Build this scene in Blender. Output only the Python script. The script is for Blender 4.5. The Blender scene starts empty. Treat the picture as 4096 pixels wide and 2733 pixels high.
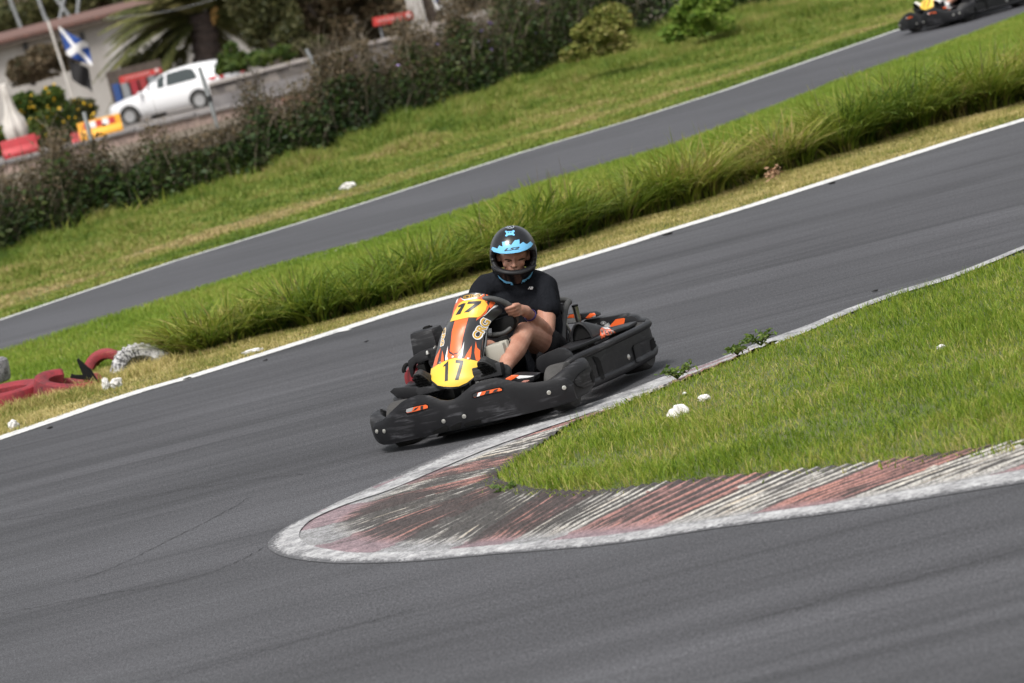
import bpy, bmesh, math, random
import numpy as np
from mathutils import Vector, Matrix
from mathutils.bvhtree import BVHTree

random.seed(7)
RNG = np.random.default_rng(7)
SC = bpy.context.scene
COL = SC.collection
R_ = math.radians

# ------------------------------------------------------------------ camera model
FPX, ROLL, CAMH, VH = 15500.0, R_(14.0), 2.6, 266.0
cr, sr = math.cos(ROLL), math.sin(ROLL)
CX, CY = 2048.0, 1366.5
UC, VC = CX*cr - CY*sr, CX*sr + CY*cr
PIT = math.atan((VC - VH)/FPX)
FW = np.array([0, math.cos(PIT), -math.sin(PIT)])
UP = np.array([0, math.sin(PIT), math.cos(PIT)])
RT = np.array([1.0, 0, 0])
EYE = np.array([0, 0, CAMH])

def ray(x, y):
    u = x*cr - y*sr - UC
    v = x*sr + y*cr - VC
    return FW + RT*u/FPX - UP*v/FPX
def G(x, y, z=0.0):                       # point on the level z seen at a photo pixel
    d = ray(x, y); return EYE + d*(z-CAMH)/d[2]
def AY(x, y, Y):                          # point at the distance Y
    d = ray(x, y); return EYE + d*Y/d[1]

cam = bpy.data.cameras.new('camera'); camo = bpy.data.objects.new('camera', cam); COL.objects.link(camo)
cx_ = RT*cr - UP*sr; cy_ = RT*sr + UP*cr; cz_ = -FW
M = Matrix.Identity(4)
for i in range(3):
    M[i][0], M[i][1], M[i][2], M[i][3] = cx_[i], cy_[i], cz_[i], EYE[i]
camo.matrix_world = M
cam.sensor_width = 36; cam.sensor_fit = 'HORIZONTAL'; cam.lens = FPX/4096*36
cam.clip_end = 3000; cam.clip_start = 0.5
cam.dof.use_dof = True; cam.dof.focus_distance = 21.6; cam.dof.aperture_fstop = 4.4
SC.camera = camo

# kart frame: x forward, y to the driver's left, z up
def rotm(yaw, roll):
    y = R_(yaw); r = R_(roll)
    B = np.stack([[-math.sin(y), -math.cos(y), 0], [math.cos(y), -math.sin(y), 0], [0, 0, 1]], 1)
    return B @ np.array([[1, 0, 0], [0, math.cos(r), -math.sin(r)], [0, math.sin(r), math.cos(r)]])
KR = rotm(22, 1.5); KO = np.array([-.0514, 22.007, 0.0])
def m4(Rm, o):
    m = Matrix.Identity(4)
    for i in range(3):
        for j in range(3): m[i][j] = Rm[i][j]
        m[i][3] = o[i]
    return m
KM = m4(KR, KO)
KEYE = KR.T @ (EYE - KO)
def kray(x, y): return KR.T @ ray(x, y)
def KP(x, y, ax, val):
    d = kray(x, y); return KEYE + d*(val - KEYE[ax])/d[ax]

# ------------------------------------------------------------------ objects
def tag(o, label=None, cat=None, group=None, kind=None):
    if label: o['label'] = label
    if cat: o['category'] = cat
    if group: o['group'] = group
    if kind: o['kind'] = kind
    return o
def empty(name, mat=None):
    o = bpy.data.objects.new(name, None); COL.objects.link(o); o.empty_display_size = .2
    if mat is not None: o.matrix_world = mat
    return o
class MB:
    """collects verts / faces / material index / uv"""
    def __init__(s): s.v = []; s.f = []; s.m = []; s.uv = None
    def add(s, vs, fs, mi=0):
        b = len(s.v); s.v += [tuple(map(float, p)) for p in vs]
        s.f += [tuple(i+b for i in f) for f in fs]; s.m += [mi]*len(fs); return s
    def mesh(s, name):
        me = bpy.data.meshes.new(name); me.from_pydata(s.v, [], s.f); me.update(); return me
    def build(s, name, mats, parent=None, smooth=True, angle=40, bevel=0, sub=0, mat4=None):
        me = s.mesh(name)
        if not isinstance(mats, (list, tuple)): mats = [mats]
        for m in mats: me.materials.append(m)
        if len(mats) > 1: me.polygons.foreach_set('material_index', s.m)
        bm = bmesh.new(); bm.from_mesh(me)
        bmesh.ops.recalc_face_normals(bm, faces=bm.faces)
        if bevel:
            es = [e for e in bm.edges if len(e.link_faces) == 2 and e.calc_face_angle(0) > R_(35)]
            bmesh.ops.bevel(bm, geom=es, offset=bevel, segments=2, profile=.6, affect='EDGES', clamp_overlap=True)
        bm.to_mesh(me); bm.free()
        o = bpy.data.objects.new(name, me); COL.objects.link(o)
        if parent is not None: o.parent = parent
        if mat4 is not None: o.matrix_world = mat4
        if smooth:
            me.polygons.foreach_set('use_smooth', [True]*len(me.polygons))
            me.set_sharp_from_angle(angle=R_(angle))
        if sub:
            md = o.modifiers.new('sub', 'SUBSURF'); md.levels = sub; md.render_levels = sub
        return o
def V(*a): return np.array(a, float)
def nrm(v): v = np.asarray(v, float); return v/(np.linalg.norm(v)+1e-12)

def tube(mb, pts, rad, seg=10, mi=0, cap=True):
    pts = [np.asarray(p, float) for p in pts]; n = len(pts)
    if not hasattr(rad, '__len__'): rad = [rad]*n
    t0 = nrm(pts[1]-pts[0]); a = nrm(np.cross(t0, [0, 0, 1] if abs(t0[2]) < .9 else [1, 0, 0]))
    vs = []; fs = []
    for i in range(n):
        t = nrm(pts[min(i+1, n-1)] - pts[max(i-1, 0)])
        a = nrm(a - t*np.dot(a, t)); b = np.cross(t, a)
        for k in range(seg):
            th = 2*math.pi*k/seg; vs.append(pts[i] + rad[i]*(a*math.cos(th)+b*math.sin(th)))
    for i in range(n-1):
        for k in range(seg):
            k2 = (k+1) % seg; fs.append((i*seg+k, i*seg+k2, (i+1)*seg+k2, (i+1)*seg+k))
    if cap: fs.append(tuple(range(seg))); fs.append(tuple((n-1)*seg+k for k in range(seg)))
    return mb.add(vs, fs, mi)
def smooth_path(pts, n=6):
    """Catmull-Rom"""
    P = [np.asarray(p, float) for p in pts]; P = [2*P[0]-P[1]] + P + [2*P[-1]-P[-2]]; out = []
    for i in range(1, len(P)-2):
        for k in range(n):
            t = k/n; p0, p1, p2, p3 = P[i-1:i+3]
            out.append(.5*((2*p1)+(-p0+p2)*t+(2*p0-5*p1+4*p2-p3)*t*t+(-p0+3*p1-3*p2+p3)*t**3))
    out.append(P[-2]); return out
def box(mb, c, size, rot=None, mi=0, taper=1.0):
    vs = []
    for z in (-1, 1):
        k = taper if z > 0 else 1
        for x, y in ((-1, -1), (1, -1), (1, 1), (-1, 1)):
            p = V(x*size[0]/2*k, y*size[1]/2*k, z*size[2]/2)
            if rot is not None: p = rot @ p
            vs.append(p + np.asarray(c, float))
    return mb.add(vs, [(0, 3, 2, 1), (4, 5, 6, 7), (0, 1, 5, 4), (1, 2, 6, 5), (2, 3, 7, 6), (3, 0, 4, 7)], mi)
def rz(a):
    a = R_(a); return np.array([[math.cos(a), -math.sin(a), 0], [math.sin(a), math.cos(a), 0], [0, 0, 1]])
def ry(a):
    a = R_(a); return np.array([[math.cos(a), 0, math.sin(a)], [0, 1, 0], [-math.sin(a), 0, math.cos(a)]])
def rx(a):
    a = R_(a); return np.array([[1, 0, 0], [0, math.cos(a), -math.sin(a)], [0, math.sin(a), math.cos(a)]])
def lathe(mb, prof, c, axis, seg=24, mi=0, close=False):
    """prof: (r, h) along axis"""
    ax = nrm(axis); a = nrm(np.cross(ax, [0, 0, 1] if abs(ax[2]) < .9 else [1, 0, 0])); b = np.cross(ax, a)
    vs = []; fs = []; n = len(prof)
    for r, h in prof:
        for k in range(seg):
            th = 2*math.pi*k/seg; vs.append(np.asarray(c, float) + ax*h + r*(a*math.cos(th)+b*math.sin(th)))
    for i in range(n if close else n-1):
        j = (i+1) % n
        for k in range(seg):
            k2 = (k+1) % seg; fs.append((i*seg+k, i*seg+k2, j*seg+k2, j*seg+k))
    if not close:
        if prof[0][0] > 1e-5: fs.append(tuple(range(seg)))
        if prof[-1][0] > 1e-5: fs.append(tuple((n-1)*seg+k for k in range(seg)))
    return mb.add(vs, fs, mi)
def plate(mb, pts, off, mi=0, miside=None):
    """closed slab: outline pts (3D) pushed by the vector off"""
    n = len(pts); pts = [np.asarray(p, float) for p in pts]; off = np.asarray(off, float)
    vs = pts + [p+off for p in pts]
    mb.add(vs, [tuple(range(n))], mi); b = len(mb.v) - 2*n
    mb.f.append(tuple(b+n+i for i in reversed(range(n)))); mb.m.append(mi)
    for i in range(n):
        j = (i+1) % n; mb.f.append((b+i, b+n+i, b+n+j, b+j)); mb.m.append(mi if miside is None else miside)
    return mb
def loft(mb, path, z0, z1, th, nseg=20, pw=3.2, mi=0):
    """vertical rounded bar whose OUTER skin follows the plan path"""
    P = [np.asarray(p, float) for p in path]; n = len(P); vs = []; fs = []
    for i in range(n):
        t = nrm(P[min(i+1, n-1)] - P[max(i-1, 0)]); nn = V(t[1], -t[0])
        h = (z1[i]-z0[i])/2; zc = (z1[i]+z0[i])/2; c = P[i] - nn*th[i]/2
        for k in range(nseg):
            a = 2*math.pi*k/nseg; ca, sa = math.cos(a), math.sin(a)
            ox = math.copysign(abs(ca)**(2/pw), ca)*th[i]/2; oz = math.copysign(abs(sa)**(2/pw), sa)*h
            vs.append(V(c[0]+nn[0]*ox, c[1]+nn[1]*ox, zc+oz))
    for i in range(n-1):
        for k in range(nseg):
            k2 = (k+1) % nseg; fs.append((i*nseg+k, i*nseg+k2, (i+1)*nseg+k2, (i+1)*nseg+k))
    fs.append(tuple(range(nseg))); fs.append(tuple((n-1)*nseg+k for k in range(nseg)))
    return mb.add(vs, fs, mi)
def dens(path, cols, n=5):
    """smooth a path together with its per-point columns"""
    A = [np.concatenate([np.asarray(p, float), np.asarray(c, float)]) for p, c in zip(path, cols)]
    S = smooth_path(A, n); return [s[:2] for s in S], *[[s[2+k] for s in S] for k in range(len(cols[0]))]

def fuse(shapes, name, voxel=.008, smooth=4, mats=None, parent=None, mat4=None, disp=None):
    """shapes: list of chains [(p, r), ...]; one continuous skin by voxel remesh"""
    mb = MB()
    for ch in shapes:
        for (p, r), (q, s) in zip(ch[:-1], ch[1:]):
            p = np.asarray(p, float); q = np.asarray(q, float); d = q-p; L = np.linalg.norm(d)
            ax = d/L if L > 1e-9 else V(0, 0, 1)
            prof = [(max(r*math.cos(a), 1e-4), -r*math.sin(a)) for a in np.linspace(math.pi/2, 0, 6)]
            prof += [(max(s*math.cos(a), 1e-4), L+s*math.sin(a)) for a in np.linspace(0, math.pi/2, 6)]
            lathe(mb, prof, p, ax, 18)
    me = mb.mesh(name); tmp = bpy.data.objects.new('tmp', me); COL.objects.link(tmp)
    md = tmp.modifiers.new('r', 'REMESH'); md.mode = 'VOXEL'; md.voxel_size = voxel
    if smooth:
        md = tmp.modifiers.new('s', 'SMOOTH'); md.factor = .5; md.iterations = smooth
    dg = bpy.context.evaluated_depsgraph_get(); dg.update()
    me2 = bpy.data.meshes.new_from_object(tmp.evaluated_get(dg)); me2.name = name
    bpy.data.objects.remove(tmp); bpy.data.meshes.remove(me)
    me2.materials.clear()
    for m in (mats if isinstance(mats, (list, tuple)) else [mats]): me2.materials.append(m)
    if disp:
        co = np.empty(len(me2.vertices)*3); me2.vertices.foreach_get('co', co); co = co.reshape(-1, 3)
        no = np.empty(len(me2.vertices)*3); me2.vertex_normals.foreach_get('vector', no); no = no.reshape(-1, 3)
        me2.vertices.foreach_set('co', (co + no*disp(co)[:, None]).ravel())
    me2.polygons.foreach_set('use_smooth', [True]*len(me2.polygons)); me2.update()
    o = bpy.data.objects.new(name, me2); COL.objects.link(o)
    if parent is not None: o.parent = parent
    if mat4 is not None: o.matrix_world = mat4
    return o

def bvh_of(objs):
    vs = []; fs = []
    for o in objs:
        b = len(vs); vs += [v.co.copy() for v in o.data.vertices]; fs += [tuple(i+b for i in p.vertices) for p in o.data.polygons]
    return BVHTree.FromPolygons(vs, fs)
def flat2d(poly, g):
    bm = bmesh.new(); vv = [bm.verts.new((x, y, 0)) for x, y in poly]; bm.faces.new(vv); bm.normal_update()
    bmesh.ops.triangulate(bm, faces=bm.faces[:]); return cut2d(bm, g)
def cut2d(bm, g):
    """cut flat triangles into cells of size g"""
    def clip(P, ax, k, keep):                # keep the side keep*(c-k) >= 0
        out = []
        for i in range(len(P)):
            p, q = P[i-1], P[i]; dp, dq = keep*(p[ax]-k), keep*(q[ax]-k)
            if (dp >= 0) != (dq >= 0):
                t = dp/(dp-dq); out.append((p[0]+(q[0]-p[0])*t, p[1]+(q[1]-p[1])*t))
            if dq >= 0: out.append(q)
        return out
    ix = {}; v = []; f = []
    def vid(p):
        k = (round(p[0], 4), round(p[1], 4))
        if k not in ix: ix[k] = len(v); v.append(p)
        return ix[k]
    for fc in bm.faces:
        P = [(q.co.x, q.co.y) for q in fc.verts]; xs = [p[0] for p in P]
        for i in range(math.floor(min(xs)/g), math.floor(max(xs)/g)+1):
            Q = clip(clip(P, 0, i*g, 1), 0, (i+1)*g, -1)
            if len(Q) < 3: continue
            ys = [p[1] for p in Q]
            for j in range(math.floor(min(ys)/g), math.floor(max(ys)/g)+1):
                W = clip(clip(Q, 1, j*g, 1), 1, (j+1)*g, -1)
                if len(W) < 3: continue
                idx = []
                for p in W:
                    k = vid(p)
                    if k not in idx: idx.append(k)
                ar = sum(v[idx[m-1]][0]*v[idx[m]][1]-v[idx[m]][0]*v[idx[m-1]][1] for m in range(len(idx)))
                if len(idx) >= 3 and abs(ar) > 1e-7*g*g: f.append(tuple(idx))
    bm.free(); return v, f
def onto(mb, bvh, v2, f2, off, mi=0, maxd=None):
    """lay a flat photo-traced figure on a kart surface (kart frame)"""
    out = []; ok = []
    for x, y in v2:
        d = Vector(kray(x, y)).normalized(); h = bvh.ray_cast(Vector(KEYE), d)
        if h[0] is None: out.append((0, 0, 0)); ok.append(False); continue
        n = h[1]
        if n.dot(d) > 0: n = -n
        out.append(h[0] + n*off); ok.append(True)
    fs = [f for f in f2 if all(ok[i] for i in f)]
    used = sorted({i for f in fs for i in f}); ix = {i: k for k, i in enumerate(used)}
    mb.add([out[i] for i in used], [tuple(ix[i] for i in f) for f in fs], mi)
def decal(mb, bvh, poly, off, mi=0, g=9): onto(mb, bvh, *flat2d(poly, g), off, mi)
def text2d(txt, quad, bold=.03, shear=0.0, g=6, spacing=1.0):
    cu = bpy.data.curves.new('t', 'FONT'); cu.body = txt; cu.offset = bold; cu.shear = shear; cu.resolution_u = 3; cu.space_character = spacing
    o = bpy.data.objects.new('t', cu); COL.objects.link(o)
    dg = bpy.context.evaluated_depsgraph_get(); me = bpy.data.meshes.new_from_object(o.evaluated_get(dg))
    bpy.data.objects.remove(o)
    bm = bmesh.new(); bm.from_mesh(me); bpy.data.meshes.remove(me)
    bmesh.ops.remove_doubles(bm, verts=bm.verts[:], dist=1e-5); bmesh.ops.triangulate(bm, faces=bm.faces[:])
    xs = [v.co.x for v in bm.verts]; ys = [v.co.y for v in bm.verts]
    x0, x1, y0, y1 = min(xs), max(xs), min(ys), max(ys)
    BL, BR, TR, TL = [np.asarray(q, float) for q in quad]
    for v in bm.verts:
        u = (v.co.x-x0)/(x1-x0); t = (v.co.y-y0)/(y1-y0)
        p = (BL*(1-u)+BR*u)*(1-t) + (TL*(1-u)+TR*u)*t; v.co = Vector((p[0], p[1], 0))
    return cut2d(bm, g)

# ------------------------------------------------------------------ materials
def mat(name, col=(.5, .5, .5), rough=.6, metal=0, spec=.5):
    m = bpy.data.materials.new(name); m.use_nodes = True
    b = m.node_tree.nodes['Principled BSDF']
    b.inputs['Base Color'].default_value = (*col, 1); b.inputs['Roughness'].default_value = rough
    b.inputs['Metallic'].default_value = metal; b.inputs['Specular IOR Level'].default_value = spec
    return m
class NT:
    def __init__(s, m): s.m = m; s.t = m.node_tree; s.b = s.t.nodes['Principled BSDF']
    def n(s, ty, **kw):
        nd = s.t.nodes.new(ty)
        for k, v in kw.items(): setattr(nd, k, v)
        return nd
    def link(s, a, b): s.t.links.new(a, b)
    def co(s, scale=(1, 1, 1), rot=(0, 0, 0), out='Object'):
        tc = s.n('ShaderNodeTexCoord'); mp = s.n('ShaderNodeMapping')
        mp.inputs['Scale'].default_value = scale; mp.inputs['Rotation'].default_value = rot
        s.link(tc.outputs[out], mp.inputs['Vector']); return mp.outputs[0]
    def noise(s, vec, scale=5, detail=4, rough=.55, dist=0):
        nd = s.n('ShaderNodeTexNoise'); nd.inputs['Scale'].default_value = scale; nd.inputs['Detail'].default_value = detail
        nd.inputs['Roughness'].default_value = rough; nd.inputs['Distortion'].default_value = dist
        if vec is not None: s.link(vec, nd.inputs['Vector'])
        return nd.outputs[0]
    def ramp(s, f, stops, interp='LINEAR'):
        nd = s.n('ShaderNodeValToRGB'); nd.color_ramp.interpolation = interp; e = nd.color_ramp.elements
        while len(e) < len(stops): e.new(.5)
        for k, (p, c) in enumerate(stops):
            e[k].position = p; e[k].color = (*c, 1) if hasattr(c, '__len__') else (c, c, c, 1)
        s.link(f, nd.inputs[0]); return nd.outputs[0]
    def mix(s, f, a, b, mode='MIX'):
        nd = s.n('ShaderNodeMix', data_type='RGBA', blend_type=mode)
        for kk, v in ((0, f), (6, a), (7, b)):
            sk = nd.inputs[kk]
            if hasattr(v, 'is_linked'): s.link(v, sk)
            elif hasattr(v, '__len__'): sk.default_value = (*v, 1)
            else: sk.default_value = v if kk == 0 else (v, v, v, 1)
        return nd.outputs[2]
    def math(s, op, a, b=0.0):
        nd = s.n('ShaderNodeMath', operation=op)
        for sk, v in ((nd.inputs[0], a), (nd.inputs[1], b)):
            if hasattr(v, 'is_linked'): s.link(v, sk)
            else: sk.default_value = v
        return nd.outputs[0]
    def col(s, c): s.link(c, s.b.inputs['Base Color'])
    def bump(s, f, strength=.3, dist=.01):
        nd = s.n('ShaderNodeBump'); nd.inputs['Strength'].default_value = strength; nd.inputs['Distance'].default_value = dist
        s.link(f, nd.inputs['Height']); s.link(nd.outputs[0], s.b.inputs['Normal'])
def noisy(name, c1, c2, scale=8, rough=.6, lo=.35, hi=.65, bump=0, bscale=None, metal=0, detail=5, spec=.5, stretch=(1, 1, 1)):
    m = mat(name, c1, rough, metal, spec); t = NT(m); v = t.co(stretch)
    n = t.noise(v, scale, detail); t.col(t.ramp(n, [(lo, c1), (hi, c2)]))
    if bump: t.bump(t.noise(v, bscale or scale*4, 4), bump, .01)
    return m
EXPOSURE = .72; GRASS = True
# ------------------------------------------------------------------ world and light
SUN_EL, SUN_AZ = R_(58), R_(205)          # azimuth measured clockwise from +Y
w = bpy.data.worlds.new('World'); SC.world = w; w.use_nodes = True
nt = w.node_tree; bg = nt.nodes['Background']
sky = nt.nodes.new('ShaderNodeTexSky'); sky.sky_type = 'NISHITA'; sky.sun_disc = False
sky.sun_elevation = SUN_EL; sky.sun_rotation = SUN_AZ; sky.dust_density = 4; sky.air_density = 1.2; sky.ozone_density = 1
hs = nt.nodes.new('ShaderNodeHueSaturation'); hs.inputs['Saturation'].default_value = .22
nt.links.new(sky.outputs[0], hs.inputs['Color']); nt.links.new(hs.outputs[0], bg.inputs[0]); bg.inputs[1].default_value = .105
sl = bpy.data.lights.new('sun', 'SUN'); sl.energy = 2.0; sl.angle = R_(16); sl.color = (1, .965, .92)
so = bpy.data.objects.new('sun', sl); COL.objects.link(so)
sd = Vector((math.sin(SUN_AZ)*math.cos(SUN_EL), math.cos(SUN_AZ)*math.cos(SUN_EL), math.sin(SUN_EL)))
so.rotation_euler = sd.to_track_quat('Z', 'Y').to_euler(); so.location = (0, 0, 60)
vs_ = SC.view_settings; vs_.view_transform = 'Standard'; vs_.look = 'None'; vs_.gamma = 1; vs_.exposure = EXPOSURE

# ------------------------------------------------------------------ ground materials
def asphalt(name, base, streak=1.0):
    m = mat(name, base, .82, 0, .35); t = NT(m); v = t.co()
    big = t.noise(v, .35, 3); mid = t.noise(t.co((.25, 2.2, 1), (0, 0, R_(-8))), 1.3, 5, .6)
    fine = t.math('ADD', t.math('MULTIPLY', t.noise(t.co((1.5, .5, 1)), 95, 2, .8), .72), t.math('MULTIPLY', t.noise(t.co((1.4, .5, 1)), 42, 2, .7), .28)); speck = t.noise(t.co((1.4, .7, 1)), 70, 1, .5)
    k = t.ramp(big, [(.3, .84), (.7, 1.12)])
    c = t.mix(1.0, base, k, 'MULTIPLY')
    c = t.mix(1.0, c, t.ramp(mid, [(.36, 1-.17*streak), (.5, 1.0), (.66, 1.07)]), 'MULTIPLY')
    c = t.mix(1.0, c, t.ramp(fine, [(.34, .40), (.5, .98), (.64, 1.75)]), 'MULTIPLY')
    c = t.mix(t.ramp(speck, [(.7, 0), (.78, .5)]), c, [min(1, q*3.2) for q in base])
    lay = t.noise(t.co((.12, 6, 1), (0, 0, R_(4))), 1.0, 5, .6, .4)
    c = t.mix(1.0, c, t.ramp(lay, [(.34, 1-.20*streak), (.47, 1.0), (.65, 1.07)]), 'MULTIPLY')
    # broad sweeping bands polished by tyres through the bend
    band = t.noise(t.co((.05, .75, 1), (0, 0, R_(7))), 1.0, 3, .55, .6)
    c = t.mix(1.0, c, t.ramp(band, [(.36, 1-.22*streak), (.50, 1.0), (.62, 1+.16*streak)]), 'MULTIPLY')
    t.col(c); t.bump(fine, .55, .006); return m
def bladed(name, cols, rough=.55, ns=.8, trans=.25, ns2=9):
    """colour of a blade or leaf: patchy over the ground, with a per-blade spread"""
    m = mat(name, cols[0], rough, 0, .25); t = NT(m)
    at = t.n('ShaderNodeAttribute', attribute_name='rnd'); v = t.co()
    n = t.math('ADD', t.math('MULTIPLY', t.noise(v, ns, 4, .6), .62), t.math('MULTIPLY', t.noise(v, ns2, 2), .38))
    f = t.math('ADD', t.math('MULTIPLY', n, 1.65), t.math('MULTIPLY', t.math('SUBTRACT', at.outputs['Fac'], .5), .5))
    f = t.math('SUBTRACT', f, .32)
    t.col(t.ramp(f, [(.18+.64*i/(len(cols)-1), c) for i, c in enumerate(cols)]))
    if trans:
        t.b.inputs['Transmission Weight'].default_value = 0
        out = t.t.nodes['Material Output']; tr = t.n('ShaderNodeBsdfTranslucent'); ms = t.n('ShaderNodeMixShader')
        src = t.b.inputs['Base Color'].links[0].from_socket; t.link(src, tr.inputs[0]); ms.inputs[0].default_value = trans
        t.link(t.b.outputs[0], ms.inputs[1]); t.link(tr.outputs[0], ms.inputs[2]); t.link(ms.outputs[0], out.inputs[0])
    return m
def paint(name, col, worn, lo=.42, hi=.56, scale=14, rough=.7):
    m = mat(name, col, rough); t = NT(m); v = t.co()
    n = t.math('ADD', t.math('MULTIPLY', t.noise(v, scale, 6, .7), .6), t.math('MULTIPLY', t.noise(v, scale*9, 2), .4))
    t.col(t.ramp(n, [(lo, worn), (hi, col)])); t.bump(t.noise(v, 120, 2), .15, .003); return m

M_ASPH = asphalt('asphalt', (.057, .0575, .0620)); M_ASPH2 = asphalt('asphalt_far', (.062, .0625, .0685), .5)
M_CRACK = mat('crack', (.022, .021, .022), .95)
M_LINE = paint('line_paint', (.62, .62, .60), (.17, .17, .17), .36, .5)
M_BAND = paint('band_paint', (.46, .46, .46), (.12, .12, .125), .36, .60, 6)
M_SOIL = noisy('soil', (.060, .085, .020), (.11, .12, .04), 5, .95, bump=.5)
M_DRYSOIL = noisy('dry_soil', (.085, .068, .032), (.15, .115, .055), 6, .95, bump=.5)
M_GROUND = noisy('ground_grass', (.055, .080, .016), (.12, .14, .035), 1.2, .95, bump=.4, bscale=20)
t = NT(M_GROUND); gsrc = t.b.inputs['Base Color'].links[0].from_socket; sp3 = t.n('ShaderNodeSeparateXYZ'); t.link(t.co(), sp3.inputs[0])
mr = t.n('ShaderNodeMapRange'); mr.inputs[1].default_value = 64; mr.inputs[2].default_value = 67; t.link(sp3.outputs[1], mr.inputs[0])
t.col(t.mix(mr.outputs[0], gsrc, t.ramp(t.noise(t.co(), 1.1, 5, .7), [(.35, (.10, .085, .06)), (.65, (.20, .165, .13))])))   # dry earth behind the hedge

# ------------------------------------------------------------------ ground
def hgt(x, y):
    d = 1/(1+math.exp(-(y-67)/1.2)) - 1/(1+math.exp(-(y-98)/.6))
    hill = 0
    if y > 172: hill = (y-172)*.085 - max(0, x+20)*.0
    r = 1/(1+math.exp(-(y-101.5)/.4))
    return -.03 - .9*d - .47*r + hill
ys = list(np.arange(-60, 40, 20)) + list(np.arange(40, 180, 2)) + list(np.arange(180, 700, 26))
xs = list(np.arange(-400, 401, 40))
g = MB(); g.add([(x, y, hgt(x, y)) for y in ys for x in xs],
    [(j*len(xs)+i, j*len(xs)+i+1, (j+1)*len(xs)+i+1, (j+1)*len(xs)+i) for j in range(len(ys)-1) for i in range(len(xs)-1)])
tag(g.build('ground', M_GROUND), kind='structure')

def ext(pl, a=8, b=8):
    P = [np.asarray(p, float) for p in pl]
    return [P[0] + nrm(P[0]-P[1])*a] + P + [P[-1] + nrm(P[-1]-P[-2])*b]
def gp(lst, z=0.0): return [G(x, y, z) for x, y in lst]
def strip(mb, P, wd, z, mi=0, wfun=None):
    P = [np.asarray(p, float) for p in P]; vs = []
    for i in range(len(P)):
        t = nrm((P[min(i+1, len(P)-1)]-P[max(i-1, 0)])[:2]); n = V(-t[1], t[0]); ww = wd if wfun is None else wd*wfun(i)
        for s in (-1, 1): vs.append((P[i][0]+n[0]*s*ww/2, P[i][1]+n[1]*s*ww/2, z))
    return mb.add(vs, [(2*i, 2*i+2, 2*i+3, 2*i+1) for i in range(len(P)-1)], mi)
def ribbon(mb, A, B, zA, zB, mi=0):
    vs = []
    for a, b in zip(A, B): vs += [(a[0], a[1], zA), (b[0], b[1], zB)]
    return mb.add(vs, [(2*i, 2*i+2, 2*i+3, 2*i+1) for i in range(len(A)-1)], mi)

L_BACK = [(0, 1751), (191, 1687), (383, 1620), (574, 1559), (766, 1505), (1011, 1428), (1223, 1362), (1400, 1306), (1606, 1240), (1896, 1160), (2160, 1079), (2500, 978), (2620, 938), (3007, 821), (3410, 692), (3814, 563), (4096, 478)]
W_BACK = ext(gp(L_BACK), 10, 14)
t_ = MB(); far_ = W_BACK; near_ = [V(p[0]*1.2, 5, 0) for p in W_BACK]
ribbon(t_, near_, [p + V(0, .06, 0) for p in far_], 0, 0)
crk = MB()
def crack(px, wd=.007, rag=.012, z=.003):
    P = smooth_path(gp(px), 10); P = [p + V(RNG.normal(0, rag*.35), RNG.normal(0, rag), 0) for p in P]
    strip(crk, P, wd, z, 0, lambda i: .25+abs(math.sin(i*1.7+px[0][0]))*.9)
# long cracks and patch seams on the near track
for c in [[(3990, 700), (3700, 790), (3400, 890), (3050, 1000), (2700, 1090), (2560, 1140)], [(4096, 860), (3800, 925), (3400, 1000), (2960, 1090), (2700, 1150)],
          [(0, 2085), (300, 2040), (560, 1990), (800, 1950), (1100, 1910), (1280, 1890)], [(60, 2010), (300, 1945), (520, 1880), (760, 1800), (980, 1735)],
          [(0, 2460), (300, 2400), (540, 2360), (700, 2330), (900, 2270), (1060, 2190)], [(600, 2733), (900, 2650), (1150, 2580), (1400, 2510), (1650, 2440)],
          [(3000, 2480), (3200, 2430), (3400, 2370), (3600, 2330), (4096, 2200)], [(300, 2330), (500, 2250), (700, 2150), (900, 2050), (1000, 1990)],
          [(3300, 1245), (3150, 1290), (3000, 1330)], [(1650, 1880), (1760, 1850), (1850, 1826)], [(2450, 1590), (2330, 1610)]]:
    crack(c)
tr = t_.build('track', M_ASPH, smooth=False); tag(tr, kind='structure')
tc = crk.build('track_crack', M_CRACK, smooth=False); tag(tc, kind='structure')

ln = MB(); strip(ln, [p+V(0, -.07, 0) for p in W_BACK], .27, .005); 
tag(ln.build('track_line', M_LINE, smooth=False), kind='structure')
sp = MB(); strip(sp, gp([(1290, 1345), (1340, 1330), (1400, 1322)]), .16, .006, 0, lambda i: [.2, 1, .3][i])
tag(sp.build('line_splash', M_LINE, smooth=False), kind='structure')

# far track
F_NEAR = [(0, 1415), (523, 1246), (1046, 1077), (1516, 950), (2200, 724), (2684, 587), (3087, 434), (3330, 329), (3717, 200), (4096, 62)]
F_FAR = [(0, 1281), (697, 1046), (1394, 833), (2092, 609), (2523, 482), (2878, 369), (3362, 200), (3598, 118), (3930, 8)]
N_ = ext(gp(F_NEAR), 14, 20); A_ = ext(gp(F_FAR), 14, 20)
def resample(P, n):
    P = np.array(P); d = np.concatenate([[0], np.cumsum(np.linalg.norm(np.diff(P, axis=0), axis=1))])
    s = np.linspace(0, d[-1], n); return [np.array([np.interp(q, d, P[:, k]) for k in range(3)]) for q in s]
ft = MB(); ribbon(ft, resample(N_, 40), resample(A_, 40), 0, 0)
tag(ft.build('far_track', M_ASPH2, smooth=False), kind='structure')
fl = MB(); strip(fl, [p+V(0, -.03, 0) for p in A_], .12, .005)
tag(fl.build('far_track_line', M_LINE, smooth=False), kind='structure')
fl = MB(); strip(fl, gp([(1210, 1046), (1300, 1018), (1400, 982), (1516, 950)]), .13, .006)
tag(fl.build('far_track_kerb', paint('worn_kerb', (.5, .47, .38), (.09, .1, .05), .45, .6, 5), smooth=False), kind='structure')

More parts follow.
